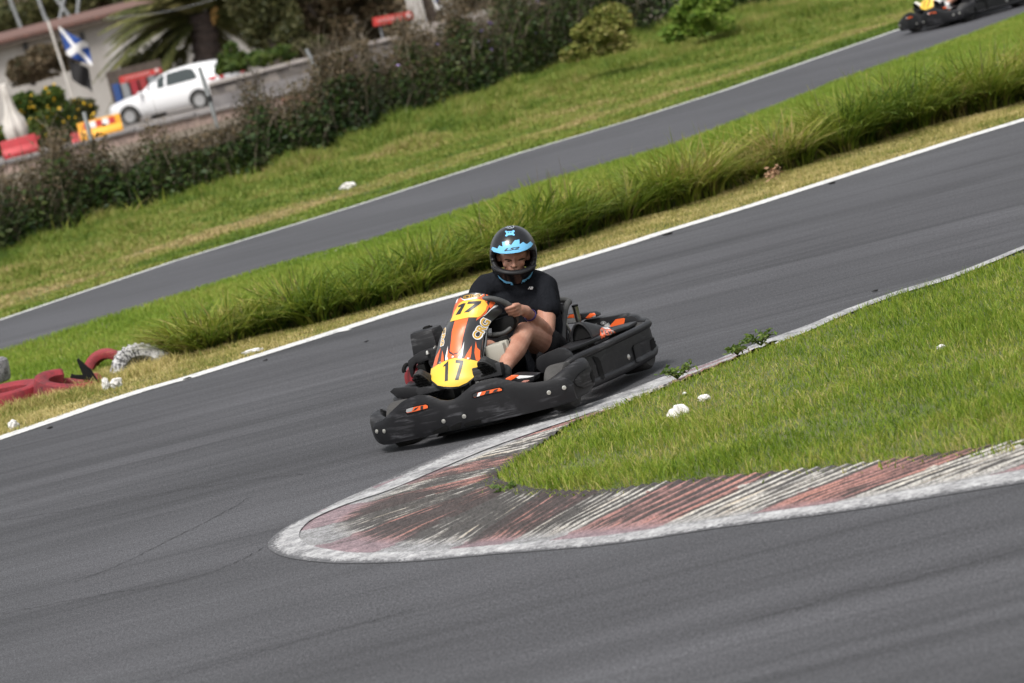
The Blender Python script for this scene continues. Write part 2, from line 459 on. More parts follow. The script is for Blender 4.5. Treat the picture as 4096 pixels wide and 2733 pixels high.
# ------------------------------------------------------------------ painted kerb round the hairpin
BAND = [((5400, 440), (5400, 452)), ((4800, 700), (4800, 714)), ((4300, 905), (4300, 921)), ((4096, 985), (4098, 1003)), ((3814, 1098), (3818, 1118)), ((3600, 1163), (3606, 1182)), ((3370, 1245), (3378, 1268)), ((3240, 1300), (3250, 1326)),
        ((3084, 1356), (3096, 1388)), ((2941, 1412), (2956, 1444)), ((2806, 1465), (2822, 1500)), ((2656, 1510), (2680, 1545)), ((2500, 1570), (2540, 1598)), ((2294, 1640), (2340, 1668)), ((2124, 1697), (2180, 1722)),
        ((1885, 1776), (1960, 1800)), ((1681, 1862), (1760, 1884)), ((1477, 1955), (1560, 1968)), ((1306, 2033), (1390, 2024)), ((1170, 2097), (1262, 2079)), ((1100, 2146), (1209, 2122)),
        ((1078, 2180), (1199, 2152)), ((1100, 2208), (1212, 2173)), ((1160, 2231), (1250, 2192)), ((1272, 2247), (1320, 2207)), ((1409, 2254), (1430, 2220)), ((1681, 2245), (1690, 2215)), ((1953, 2220), (1953, 2193)),
        ((2200, 2201), (2200, 2173)), ((2484, 2173), (2484, 2145)), ((2920, 2107), (2920, 2079)), ((3355, 2051), (3355, 2020)), ((3791, 1980), (3791, 1945)), ((4096, 1931), (4096, 1889)), ((4600, 1845), (4600, 1796)), ((5600, 1652), (5600, 1600)), ((6600, 1440), (6600, 1385))]
bd = MB(); bo = smooth_path(gp([b[0] for b in BAND]), 4); bi = smooth_path(gp([b[1] for b in BAND]), 4)
NBD = 6; vs = []; buv = []
for i, (a, b) in enumerate(zip(bo, bi)):
    for j in range(NBD+1):
        f_ = j/NBD*1.06-.06; p = a*(1-f_)+b*f_; vs.append((p[0], p[1], .003+.009*j/NBD)); buv.append((i, j/NBD))
bd.add(vs, [(i*(NBD+1)+j, (i+1)*(NBD+1)+j, (i+1)*(NBD+1)+j+1, i*(NBD+1)+j+1) for i in range(len(bo)-1) for j in range(NBD)])
t = NT(M_BAND); bsrc = t.b.inputs['Base Color'].links[0].from_socket; ub = t.n('ShaderNodeUVMap'); sb_ = t.n('ShaderNodeSeparateXYZ'); t.link(ub.outputs[0], sb_.inputs[0]); vo = t.co((1.3, .6, 1))
gr = t.noise(vo, 42, 3, .8); ed = t.math('ADD', t.math('MULTIPLY', sb_.outputs[1], 1.5), t.math('MULTIPLY', t.math('SUBTRACT', t.noise(t.co(), 4, 5, .7), 0.5), .7))
ed = t.math('ADD', ed, t.math('MULTIPLY', t.math('SUBTRACT', gr, .5), 1.6)); ed = t.math('ADD', ed, t.math('MULTIPLY', t.math('LESS_THAN', sb_.outputs[0], 54.0), .45))
bc = t.mix(t.ramp(ed, [(.18, 0), (.55, 1)]), (.080, .080, .084), bsrc); t.col(t.mix(1.0, bc, t.ramp(gr, [(.33, .78), (.55, 1.03)]), 'MULTIPLY'))
bdo = bd.build('kerb_line', M_BAND, smooth=False); ul = bdo.data.uv_layers.new(name='UVMap'); lv = np.empty(len(bdo.data.loops), int); bdo.data.loops.foreach_get('vertex_index', lv)
ul.data.foreach_set('uv', np.array(buv)[lv].ravel()); tag(bdo, kind='structure')
KERB = [((3090, 1365), (3112, 1362)), ((2660, 1520), (2672, 1548)), ((2330, 1652), (2450, 1640)), ((2000, 1770), (2290, 1697)), ((1690, 1880), (2124, 1806)), ((1477, 1958), (2056, 1859)), ((1306, 2036), (2000, 1892)),
        ((1150, 2140), (1990, 1912)), ((1210, 2200), (2008, 1929)), ((1440, 2232), (2080, 1946)), ((1750, 2226), (2190, 1962)), ((1953, 2206), (2397, 1966)), ((2135, 2192), (2693, 1929)), ((2484, 2160), (3120, 1890)),
        ((2832, 2106), (3547, 1846)), ((3137, 2068), (4000, 1780)), ((3791, 1960), (4700, 1630)), ((4600, 1810), (5500, 1465)), ((5600, 1610), (6500, 1240)), ((6600, 1395), (7600, 1000))]
NK = 28; ko = smooth_path(gp([k[0] for k in KERB]), NK); ki = smooth_path(gp([k[1] for k in KERB], .07), NK)
kb = MB(); NB = 14; vs = []; uv = []
for i, (a, b) in enumerate(zip(ko, ki)):
    for j in range(NB+1):
        s = j/NB; ri = max(0, min(1, (s-.28)/.15)); z = .006 + .064*max(0, (s-.2)/.8)**1.2
        z += ri*.011*(0, .7, 1, .35)[i % 4]
        p = a*(1-s)+b*s; vs.append((p[0], p[1], z)); uv.append((i/NK, s))
fs = [(i*(NB+1)+j, (i+1)*(NB+1)+j, (i+1)*(NB+1)+j+1, i*(NB+1)+j+1) for i in range(len(ko)-1) for j in range(NB)]
kb.add(vs, fs)
M_KERB = mat('kerb_paint', (.3, .2, .2), .85); t = NT(M_KERB)
uvn = t.n('ShaderNodeUVMap'); sep = t.n('ShaderNodeSeparateXYZ'); t.link(uvn.outputs[0], sep.inputs[0])
U, Vv = sep.outputs[0], sep.outputs[1]; vo = t.co()
Uw = t.math('ADD', U, t.math('MULTIPLY', t.math('SUBTRACT', t.noise(vo, 5, 5, .65), .5), .55))
par = t.math('MODULO', t.math('FLOOR', Uw), 2.0)
def uvn_(sx, sy, sc, det=5, rg=.65):
    mp = t.n('ShaderNodeMapping'); mp.inputs['Scale'].default_value = (sx, sy, 1); t.link(uvn.outputs[0], mp.inputs[0]); return t.noise(mp.outputs[0], sc, det, rg)
st = uvn_(14, .8, 1.5); st2 = uvn_(46, 3.0, 1.0, 4, .75); blot = t.noise(vo, 5, 6, .7)
ribf = t.math('FRACT', t.math('MULTIPLY', U, 7.0))                   # seven cast ribs to a painted block
rib = t.ramp(ribf, [(.18, 0), (.36, 1), (.56, 1), (.78, 0)])
ribon = t.ramp(Vv, [(.26, 0), (.42, 1)])
white = t.ramp(st, [(.35, (.32, .31, .295)), (.55, (.46, .44, .40)), (.68, (.45, .37, .27))])
red = t.ramp(st, [(.3, (.20, .115, .110)), (.5, (.29, .155, .140)), (.65, (.40, .19, .150))])
flat_w = t.ramp(t.noise(vo, 12, 5), [(.35, (.20, .20, .20)), (.65, (.33, .33, .335))])
flat_r = t.ramp(t.noise(vo, 12, 5), [(.35, (.17, .125, .135)), (.65, (.28, .205, .22))])
inner = t.mix(par, red, white); outer = t.mix(par, flat_r, flat_w)
c = t.mix(t.ramp(Vv, [(.2, 0), (.36, 1)]), outer, inner)
# rubber laid down by tyres over the middle of the kerb; the rib tops keep more of their paint
ex = lambda n, lo=.33, hi=.67: t.ramp(n, [(lo, 0), (hi, 1)])
paintf = t.math('ADD', t.math('ADD', t.math('MULTIPLY', ex(st), .34), t.math('MULTIPLY', ex(st2, .3, .7), .36)), t.math('MULTIPLY', ex(blot), .30))
paintf = t.math('ADD', paintf, t.math('MULTIPLY', t.math('MULTIPLY', t.math('SUBTRACT', rib, .45), ribon), .34))
nose = t.ramp(t.math('MULTIPLY', U, 1/17.0), [(.08, .46), (.25, .66), (.42, .82), (.60, .78), (.70, .58), (.85, .50)])
vprof = t.ramp(Vv, [(0, .20), (.22, .50), (.42, .97), (.70, 1.0), (.88, .90), (.985, 1.3)])
thr = t.math('MULTIPLY', nose, vprof)
dm = t.ramp(t.math('ADD', t.math('SUBTRACT', thr, paintf), .5), [(.40, 0), (.58, .94)])
c = t.mix(dm, c, t.mix(t.noise(vo, 30, 3), (.016, .015, .015), (.060, .055, .053)))
grain = t.noise(t.co((1.4, .6, 1)), 55, 3, .8)
c = t.mix(1.0, c, t.ramp(grain, [(.34, .55), (.5, 1.0), (.66, 1.35)]), 'MULTIPLY')
t.col(c); t.bump(st2, .9, .012)
ko_ = kb.build('kerb', M_KERB, smooth=False)
ul = ko_.data.uv_layers.new(name='UVMap')
lv = np.empty(len(ko_.data.loops), int); ko_.data.loops.foreach_get('vertex_index', lv)
ul.data.foreach_set('uv', np.array(uv)[lv].ravel()); tag(ko_, kind='structure')

# ------------------------------------------------------------------ grass
def inpoly(P, poly):
    x, y = P[:, 0], P[:, 1]; c = np.zeros(len(P), bool); q = np.array(poly)[:, :2]
    for i in range(len(q)):
        x0, y0 = q[i]; x1, y1 = q[i-1]
        with np.errstate(divide='ignore', invalid='ignore'):
            c ^= ((y0 > y) != (y1 > y)) & (x < (x1-x0)*(y-y0)/(y1-y0)+x0)
    return c
def infield_of(pts, z=0, mg=800):
    d = pts - np.array([0, 0, CAMH-z]); zz = d @ FW
    u = UC+FPX*d[:, 0]/zz; v = VC-FPX*(d @ UP)/zz
    px = u*cr+v*sr; py = -u*sr+v*cr
    return (px > -mg) & (px < 4096+mg) & (py > -mg) & (py < 2733+mg)
def scatter(poly, dens, clip=True):
    q = np.array(poly)[:, :2]; lo, hi = q.min(0), q.max(0)
    out = []; n = int((hi-lo).prod()*dens)
    for k in range(0, n, 2000000):
        P = RNG.uniform(lo, hi, (min(2000000, n-k), 2)); P = P[inpoly(P, q)]
        P3 = np.c_[P, np.zeros(len(P))]
        out.append(P3[infield_of(P3)] if clip else P3)
    return np.concatenate(out)
def attr(me, name, vals):
    a = me.attributes.new(name, 'FLOAT', 'POINT'); a.data.foreach_set('value', np.asarray(vals, np.float32).ravel())
def blades(name, P, h, width, nseg, m, lean=.5, az=None, rnd=None, kink=0):
    n = len(P); h = np.broadcast_to(h, n); a = RNG.uniform(0, 2*np.pi, n) if az is None else az
    d = np.c_[np.cos(a), np.sin(a), np.zeros(n)]; fa = RNG.uniform(0, np.pi, n); sd_ = np.c_[np.cos(fa), np.sin(fa), np.zeros(n)]
    ln_ = np.abs(RNG.normal(lean, lean*.5, n)); vs = []; tips = []
    wd = np.broadcast_to(width, n)*RNG.uniform(.6, 1.3, n)
    for k in range(nseg+1):
        t = k/nseg
        c = P + d*(ln_*h*t**1.7)[:, None]; c = c + np.c_[np.zeros(n), np.zeros(n), h*(t-.35*np.minimum(ln_, 1.6)*t**2.4)]
        if k < nseg:
            o = sd_*(wd*(1-t**1.5*.8)*.5)[:, None]; vs += [c-o, c+o]
        else: vs.append(c)
    nv = 2*nseg+1; A = np.stack(vs, 1).reshape(-1, 3)
    base = np.arange(n)[:, None]*nv; fq = []
    for k in range(nseg-1): fq.append(base+np.array([2*k, 2*k+1, 2*k+3, 2*k+2]))
    quads = np.concatenate(fq) if fq else np.zeros((0, 4), int); tri = base+np.array([2*nseg-2, 2*nseg-1, 2*nseg])
    me = bpy.data.meshes.new(name); me.vertices.add(len(A)); me.vertices.foreach_set('co', A.ravel())
    nl = quads.size+tri.size; me.loops.add(nl); me.loops.foreach_set('vertex_index', np.concatenate([quads.ravel(), tri.ravel()]).astype(np.int32))
    me.polygons.add(len(quads)+len(tri))
    me.polygons.foreach_set('loop_start', np.concatenate([np.arange(len(quads))*4, len(quads)*4+np.arange(len(tri))*3]).astype(np.int32))
    me.update(calc_edges=True); me.validate()
    attr(me, 'rnd', np.repeat(RNG.random(n) if rnd is None else rnd, nv))
    me.materials.append(m); o = bpy.data.objects.new(name, me); COL.objects.link(o); return o
def leaves(P, size, m, name, parent=None, updown=.4, stretch=1.8, rnd=None, mat4=None):
    n = len(P); s = np.broadcast_to(size, n)*RNG.uniform(.6, 1.4, n)
    a = RNG.normal(0, 1, (n, 3)); a[:, 2] *= updown; a /= np.linalg.norm(a, axis=1)[:, None]
    b = RNG.normal(0, 1, (n, 3)); b -= a*(a*b).sum(1)[:, None]; b /= np.linalg.norm(b, axis=1)[:, None]
    A = np.stack([P-a*(s*stretch/2)[:, None], P+b*(s/2)[:, None], P+a*(s*stretch/2)[:, None], P-b*(s/2)[:, None]], 1).reshape(-1, 3)
    me = bpy.data.meshes.new(name); me.vertices.add(4*n); me.vertices.foreach_set('co', A.ravel())
    me.loops.add(4*n); me.loops.foreach_set('vertex_index', np.arange(4*n, dtype=np.int32)); me.polygons.add(n)
    me.polygons.foreach_set('loop_start', np.arange(n, dtype=np.int32)*4); me.update(calc_edges=True)
    attr(me, 'rnd', np.repeat(RNG.random(n) if rnd is None else rnd, 4))
    me.materials.append(m); o = bpy.data.objects.new(name, me); COL.objects.link(o)
    if parent is not None: o.parent = parent
    return o
def vnoise(P, f, seed=0):
    """cheap smooth noise from a few sines, 0..1"""
    r = np.random.default_rng(seed); v = 0
    for _ in range(5):
        k = r.normal(0, 1, 2)*f; v = v+np.sin(P[:, 0]*k[0]+P[:, 1]*k[1]+r.uniform(0, 6.28))
    return .5+v/7

M_LAWN = bladed('lawn_blade', [(.085, .150, .012), (.150, .245, .020), (.225, .310, .030), (.320, .350, .060), (.45, .39, .15)], ns=.7, trans=.45)
M_TALL = bladed('tall_blade', [(.045, .090, .010), (.110, .175, .018), (.200, .255, .030), (.290, .290, .055), (.44, .34, .15)], ns=1.1, trans=.35)
M_SHADETHATCH = bladed('shade_thatch_blade', [(.020, .030, .006), (.045, .055, .012), (.085, .075, .025), (.15, .115, .05)], ns=1.5, trans=.1)  # low thatch, coloured dark to put shade into the gaps of the row
M_DRY = bladed('dry_blade', [(.17, .225, .040), (.33, .30, .085), (.50, .41, .16), (.64, .52, .25)], ns=1.6, trans=.35)
M_MID = bladed('mid_blade', [(.140, .235, .022), (.200, .300, .034), (.255, .340, .048), (.35, .36, .080)], ns=.5, trans=.45)
M_FAR = bladed('far_blade', [(0.084, 0.144, 0.019), (0.162, 0.234, 0.034), (0.258, 0.282, 0.060), (0.360, 0.312, 0.114), (0.504, 0.372, 0.192)], ns=.28, ns2=1.6, trans=.4)

INF = [(5400, 470), (4800, 725), (4300, 928), (4096, 1017), (3815, 1129), (3600, 1193), (3378, 1275), (3240, 1331), (3111, 1379), (2935, 1447), (2799, 1503), (2656, 1558), (2581, 1591), (2500, 1624), (2450, 1652), (2294, 1705), (2212, 1771), (2124, 1819), (2056, 1859), (1994, 1908), (2008, 1929), (2117, 1956), (2226, 1963), (2397, 1962), (2600, 1936), (2704, 1918), (2975, 1897), (3179, 1882), (3518, 1850), (3858, 1806), (4096, 1770), (4700, 1645), (5500, 1480), (6500, 1255), (7600, 1010)]
IW = gp(INF, .07)
inf = MB(); c0 = np.mean(IW, 0)
nI = len(IW); inf.add([tuple(p) for p in IW]+[(p[0], p[1], -.02) for p in IW], [tuple(range(nI))]+[(i, (i+1) % nI, nI+(i+1) % nI, nI+i) for i in range(nI)])
ow = inf.build('infield', M_SOIL, smooth=False); tag(ow, kind='structure')
bm_ = bmesh.new(); bm_.from_mesh(ow.data); bm_.normal_update(); bmesh.ops.triangulate(bm_, faces=bm_.faces[:]); bm_.to_mesh(ow.data); bm_.free()
if GRASS:
    P = scatter(IW, 3600); P[:, 2] = .066
    hh = .022+.050*vnoise(P, .9, 3)*vnoise(P, 4, 5)*1.7+RNG.exponential(.010, len(P))
    tag(blades('lawn_grass', P, hh, .0055, 2, M_LAWN, .55), 'short green grass on the infield inside the hairpin kerb', 'grass', kind='stuff')
    # ragged turf rim creeping over the kerb
    rim = resample(IW[3:31], 5600); P = np.array(rim)+np.c_[RNG.normal(0, .045, (5600, 2)), np.zeros(5600)]; P[:, 2] = .055
    tag(blades('rim_grass', P, RNG.uniform(.012, .045, 5600), .008, 2, M_LAWN, .9), 'ragged turf along the edge of the painted kerb', 'grass', kind='stuff')

# verge, tall row, mid lawn
BASE = [(-300, 1740), (0, 1640), (300, 1530), (470, 1470), (636, 1425), (840, 1410), (1096, 1340), (1351, 1272), (1606, 1205), (1904, 1100), (2200, 990), (2523, 886), (2926, 765), (3168, 680), (3571, 552), (4056, 420), (4400, 330)]
WB = ext(gp(BASE), 7, 9)
mid = MB(); pm = [p+V(0, .05, 0) for p in W_BACK] + list(reversed(N_))
mid.add([(p[0], p[1], -.006) for p in pm], [tuple(range(len(pm)))])
om = mid.build('verge', M_SOIL, smooth=False); tag(om, kind='structure')
bm_ = bmesh.new(); bm_.from_mesh(om.data); bm_.normal_update(); bmesh.ops.triangulate(bm_, faces=bm_.faces[:]); bm_.to_mesh(om.data); bm_.free()
if GRASS:
    vb = [p+V(0, .07, 0) for p in W_BACK]
    poly = vb + [p+V(0, .25, 0) for p in reversed(WB)]
    P = scatter(poly, 3300); hh = .022+.045*vnoise(P, 1.5, 8)*vnoise(P, 6, 9)*1.4
    tag(blades('verge_grass', P, hh, .007, 2, M_DRY, .8), 'dry yellowed grass on the verge behind the white line', 'grass', kind='stuff')
    poly = [p+V(0, .2, 0) for p in WB] + list(reversed(N_))
    P = scatter(poly, 1300); hh = .03+.05*vnoise(P, 1.2, 11)
    tag(blades('mid_grass', P, hh, .011, 2, M_MID, .5), 'light green mown grass between the two tracks', 'grass', kind='stuff')
    # tall unmown row
    rowp = resample(WB[5:], 600); RP = np.array(rowp); n = 72000
    k = RNG.uniform(0, 599, n); i0 = k.astype(int); fr = (k-i0)[:, None]; P = RP[i0]*(1-fr)+RP[np.minimum(i0+1, 599)]*fr
    s = k/599; dep = RNG.beta(1.1, 1.6, n)*(1.05+.5*s); P = P + np.c_[-.28*dep, dep, np.zeros(n)]
    # tussocks: blades fan out of separate crowns, with gaps between them
    nt_ = 390; kt = np.sort(RNG.uniform(0, 599, nt_)); dt = RNG.beta(.9, 1.7, nt_)*(.95+.5*kt/599); sz = RNG.uniform(.5, 1.25, nt_)
    C = RP[kt.astype(int)] + np.c_[-.28*dt, dt, np.zeros(nt_)]
    ti = RNG.integers(0, nt_, n); ang = RNG.uniform(0, 6.28, n); rad = .13*np.sqrt(RNG.random(n))*sz[ti]
    P2 = C[ti] + np.c_[np.cos(ang)*rad, np.sin(ang)*rad, np.zeros(n)]; inT = RNG.random(n) < .88
    P = np.where(inT[:, None], P2, P); k = np.where(inT, kt[ti], k); s = k/599; dep = np.where(inT, dt[ti], dep)
    hh = (.25+.26*np.minimum(1, s*1.7)**.7)*np.where(inT, sz[ti], .35)*RNG.uniform(.55, 1.1, n)*(1-.35*(dep/1.5)**2)+.03
    hh *= np.clip((k+4)/16, .6, 1); clump = hh; azT = ang
    keep = infield_of(P); P, hh, dep, inT, azT, ti = P[keep], hh[keep], dep[keep], inT[keep], azT[keep], ti[keep]
    az = np.where(inT, azT+RNG.normal(0, .45, len(P)), RNG.uniform(0, 6.28, len(P))); tr_ = RNG.random(nt_)
    rnT = np.clip(np.where(inT, tr_[ti]*.5+.5*RNG.random(len(P)), RNG.random(len(P))), 0, 1)
    U_ = RNG.random(len(P)) < .42
    tag(blades('shade_thatch_grass', P[U_], hh[U_]*.62, .016, 4, M_SHADETHATCH, .7, az=az[U_]), 'dead thatch coloured dark as shade in the foot of the long grass row', 'grass', kind='stuff')
    U_ = ~U_
    tag(blades('tall_grass', P[U_], hh[U_]*1.3, .021, 6, M_TALL, 1.05, az=az[U_], rnd=rnT[U_]), 'long unmown grass row between the two tracks', 'grass', kind='stuff')
    # seed heads above the row
    m_ = RNG.choice(len(P), 420); Q = P[m_]
    tag(blades('seed_grass', Q, hh[m_]*1.45, .008, 4, mat('seed_stalk', (.11, .085, .05), .8), .25), 'thin brown seed stalks standing above the long grass', 'grass', kind='stuff')
    # far verge
    HB = [(-300, 1110), (0, 1010), (348, 889), (784, 767), (1134, 655), (1298, 608), (1438, 561), (1532, 490), (1672, 455), (1766, 421), (1883, 390), (2266, 261), (2580, 157), (2900, 50), (3300, -80), (4000, -280)]
    HW = ext(gp(HB), 12, 6); poly = [p+V(0, .12, 0) for p in A_] + [p+V(0, .6, 0) for p in reversed(HW)]
    P = scatter(poly, 520); rel = P[:, 1]-np.interp(P[:, 0], [q[0] for q in A_], [q[1] for q in A_])
    hh = (.05+.26*np.clip((rel-4.0)/9, 0, 1))*(.4+1.2*vnoise(P, .9, 31)*vnoise(P, 3, 32)*1.5)
    rn = RNG.random(len(P)); rn = np.where(rel < 1.6, rn*.30, np.where((rel > 2.0+.9*vnoise(P, .35, 78)) & (rel < 3.4+1.6*vnoise(P, .5, 77)), .5+.45*rn, rn*.62))
    hq = np.array(resample(gp([(x, y+25) for x, y in HB]), 400)); kk = RNG.uniform(0, 398, 16000); ii = kk.astype(int); Q = hq[ii]*(1-(kk-ii)[:, None])+hq[ii+1]*(kk-ii)[:, None]; Q[:, 1] += RNG.normal(-.3, .8, len(Q)); Q[:, 0] += RNG.normal(0, .1, len(Q))
    ht_ = (.10+.55*vnoise(Q, .8, 51)**1.5)*RNG.uniform(.5, 1.1, len(Q)); kq = infield_of(Q)
    tag(blades('foot_grass', Q[kq], ht_[kq], .03, 3, M_TALL, .6), 'taller green weeds and grass along the foot of the hedge', 'grass', kind='stuff')
    tag(blades('far_grass', P, hh, .026, 3, M_FAR, .7, rnd=rn), 'green and straw coloured rough grass beyond the far track', 'grass', kind='stuff')
# ================================================================== THE KART (kart frame)
def plastic(name, base, scratch=.35, sc=(.16, .16, .165)):
    m = mat(name, base, .5, 0, .32); t = NT(m); v = t.co((.9, .7, 8), (0, 0, 0))
    n = t.noise(v, 4.5, 7, .72, .9); n2 = t.noise(t.co(), 7, 3)
    f = t.math('MULTIPLY', t.ramp(n, [(.52, 0), (.67, scratch)]), t.ramp(n2, [(.46, 0), (.60, 1)]))
    c = t.mix(f, t.mix(t.noise(t.co(), 30, 3), base, [q*1.7 for q in base]), sc); t.col(c)
    t.link(t.ramp(n2, [(.3, .36), (.7, .60)]), t.b.inputs['Roughness']); t.bump(t.noise(t.co(), 160, 2), .12, .003); return m
M_PL = plastic('black_plastic', (.008, .008, .009)); M_PANEL = plastic('scuffed_panel', (.006, .006, .007), .6, (.11, .11, .12))
M_PLG = plastic('grey_black_plastic', (.010, .010, .011), .45); M_BLK = mat('matte_black', (.006, .006, .006), .8, 0, .2)
M_RUB = noisy('tyre_rubber', (.030, .029, .028), (.055, .053, .050), 12, .85, bump=.3)
M_STEEL = noisy('worn_steel', (.45, .44, .42), (.25, .24, .23), 14, .32, metal=.9)
M_CHROME = noisy('brushed_tube', (.50, .50, .48), (.30, .28, .24), 8, .28, metal=1)
M_ZINC = mat('zinc_bolt', (.55, .54, .50), .35, .8)
M_FAIR = mat('fairing_black', (.030, .030, .032), .28, 0, .5)
M_ORG = mat('orange_vinyl', (.76, .125, .030), .32); M_YEL = mat('yellow_vinyl', (.80, .50, .055), .38)
M_YELT = mat('gold_letter', (.55, .32, .04), .35); M_WHT = mat('white_vinyl', (.78, .78, .78), .35); M_INK = mat('black_vinyl', (.022, .022, .024), .4)
M_RED = noisy('red_engine_cover', (.26, .016, .022), (.18, .012, .016), 9, .45); M_TANK = mat('tank_plastic', (.36, .34, .29), .5)
M_GREYV = mat('grey_vinyl', (.30, .30, .30), .4); M_SHELL = mat('seat_shell', (.007, .007, .008), .5, 0, .25); M_PIPE = noisy('rubber_piping', (.035, .035, .035), (.075, .075, .072), 10, .6)

kart = empty('go_kart', KM)
tag(kart, 'black and orange go-kart with yellow 17 panels, cornering beside the striped kerb', 'go-kart', 'rental go-karts on the circuit')

# --- wheels
def wheel(x, y, r, w_):
    s = 1 if y > 0 else -1
    mb = MB(); hw = w_/2
    prof = [(r*.50, -hw*.80), (r*.62, -hw*.98), (r*.86, -hw), (r*.965, -hw*.86), (r, -hw*.55), (r*1.005, 0), (r, hw*.55), (r*.965, hw*.86), (r*.86, hw), (r*.62, hw*.98), (r*.50, hw*.80)]
    lathe(mb, prof, (x, y, r), (0, 1, 0), 32, close=True); wh = mb.build('wheel', M_RUB, kart, bevel=0)
    rm = MB(); lathe(rm, [(.03, -hw*.2), (.035, hw*.3*s), (r*.42, hw*.35*s), (r*.5, hw*.78*s), (r*.51, hw*.8*s), (r*.51, -hw*.8*s)], (x, y, r), (0, 1, 0), 24)
    rm.build('rim', M_STEEL, wh)
wheel(.50, .49, .132, .125); wheel(.50, -.49, .132, .125); wheel(-.52, .565, .142, .19); wheel(-.52, -.565, .142, .19)

# --- chassis tubes, floor
mb = MB()
for s in (-1, 1):
    tube(mb, smooth_path([(.62, .22*s, .07), (.40, .33*s, .065), (.1, .30*s, .06), (-.3, .33*s, .06), (-.72, .33*s, .075)]), .016)
    tube(mb, smooth_path([(.62, .22*s, .07), (.72, .16*s, .09), (.78, .08*s, .12)]), .014)
    tube(mb, [(.50, .18*s, .12), (.50, .45*s, .13)], .02)
tube(mb, [(.52, -.3, .07), (.52, .3, .07)], .015); tube(mb, [(-.2, -.33, .06), (-.2, .33, .06)], .015); tube(mb, [(-.68, -.33, .075), (-.68, .33, .075)], .015)
mb.build('frame', M_BLK, kart)
mb = MB(); tube(mb, [(-.52, -.56, .142), (-.52, .56, .142)], .02); mb.build('rear_axle', M_STEEL, kart)
mb = MB(); plate(mb, [(.78, -.2, .045), (.78, .2, .045), (.4, .33, .04), (-.15, .33, .04), (-.15, -.33, .04), (.4, -.33, .04)], (0, 0, .004)); mb.build('floor_tray', M_BLK, kart, smooth=False)

# --- front bumper: scuffed outer panel traced onto a curved wall, blow-moulded body behind it
RB = 1.27
def xw(y, off=0.0): return .885 + off - (RB - math.sqrt(max(RB*RB - y*y, .01)))
def wall(px, py, off=0.0):
    x = .85
    for _ in range(25):
        p = KP(px, py, 0, x); x = .6*x + .4*xw(float(np.clip(p[1], -.72, .72)), off)
    return p
Z1 = lambda a, b: (1400+a*.55319, 1100+b*.55319)
Z4 = lambda a, b: (2000+a*.3189, 1150+b*.3189)
ZF = lambda a, b: (1560+a*.27427, 1150+b*.27427)
ZR = lambda a, b: (2200+a*.22954, 1180+b*.22954)
def zz(fn, L): return [fn(*p) for p in L]
top = [(163, 1100), (172, 1075), (235, 1050), (300, 985), (370, 920), (430, 890), (500, 870), (560, 872), (610, 890), (650, 906), (690, 912), (740, 905), (780, 885), (830, 840), (880, 800), (940, 770), (1010, 752), (1060, 748), (1130, 762), (1220, 778), (1320, 782), (1400, 770), (1480, 752), (1550, 745), (1590, 757), (1610, 790)]
bot = [(190, 1185), (225, 1228), (240, 1233), (400, 1203), (560, 1166), (700, 1136), (830, 1107), (960, 1076), (1130, 1038), (1300, 1000), (1450, 962), (1600, 918), (1640, 900)]
tp3 = [wall(*Z1(*p)) for p in top]; bp3 = [wall(*Z1(*p)) for p in bot]
def along(P, n):
    ys = np.array([p[1] for p in P]); o = np.argsort(ys); q = np.linspace(ys.min(), ys.max(), n)
    return q, np.interp(q, ys[o], np.array([P[i][2] for i in o]))
yl = max(min(p[1] for p in tp3), min(p[1] for p in bp3)); yh = min(max(p[1] for p in tp3), max(p[1] for p in bp3))
n_ = 60; yy = np.linspace(yl, yh, n_)
def zi(P): 
    o = sorted(P, key=lambda p: p[1]); return np.interp(yy, [p[1] for p in o], [p[2] for p in o])
zt, zb = zi(tp3), zi(bp3)
mb = MB(); vs = []; NZ = 10
for side in (0, -.014):
    for y, a, b in zip(yy, zb, zt):
        for k in range(NZ+1):
            s = k/NZ; e = .006*(abs(2*s-1)**8); vs.append((xw(y, side) + (-e if side == 0 else 0) + .007*math.sin(math.pi*s), y, a*(1-s)+b*s))
W2 = NZ+1; fs = []; B2 = n_*W2
for i in range(n_-1):
    for k in range(NZ):
        fs.append((i*W2+k, (i+1)*W2+k, (i+1)*W2+k+1, i*W2+k+1)); fs.append((B2+i*W2+k, B2+i*W2+k+1, B2+(i+1)*W2+k+1, B2+(i+1)*W2+k))
    for k in (0, NZ): fs.append((i*W2+k, (i+1)*W2+k, B2+(i+1)*W2+k, B2+i*W2+k))
for i in (0, n_-1):
    for k in range(NZ): fs.append((i*W2+k, i*W2+k+1, B2+i*W2+k+1, B2+i*W2+k))
mb.add(vs, fs)
fb = MB()
def corner(s):
    P = [(xw(.22)-.03, .22), (xw(.34)-.025, .34), (xw(.45)-.02, .45), (.735, .545), (.675, .612), (.60, .655), (.52, .672), (.44, .655), (.395, .60)]
    hi = [.16, .17, .185, .215, .24, .256, .262, .258, .215] if s > 0 else [.17, .18, .195, .21, .225, .235, .24, .23, .20]
    lo = [.07, .065, .06, .055, .058, .065, .07, .085, .11]; th = [.05, .06, .07, .085, .09, .09, .09, .08, .05]
    Q, l, h, w_ = dens(P, list(zip(lo, hi, th)), 5)
    if s < 0: Q = [np.array([q[0], -q[1]]) for q in reversed(Q)]; l, h, w_ = l[::-1], h[::-1], w_[::-1]
    loft(fb, Q, l, h, w_, 22, 2.8)
corner(1); corner(-1)
tube(fb, smooth_path([(xw(.46)-.10, -.46, .14), (.80, -.2, .13), (.815, 0, .13), (.80, .2, .13), (xw(.46)-.10, .46, .14)]), .028, 12)
bump_ = fb.build('front_bumper', M_PLG, kart)
pan = mb.build('bumper_panel', M_PANEL, bump_)
bv = bvh_of([pan]); bv2 = bvh_of([bump_, pan])
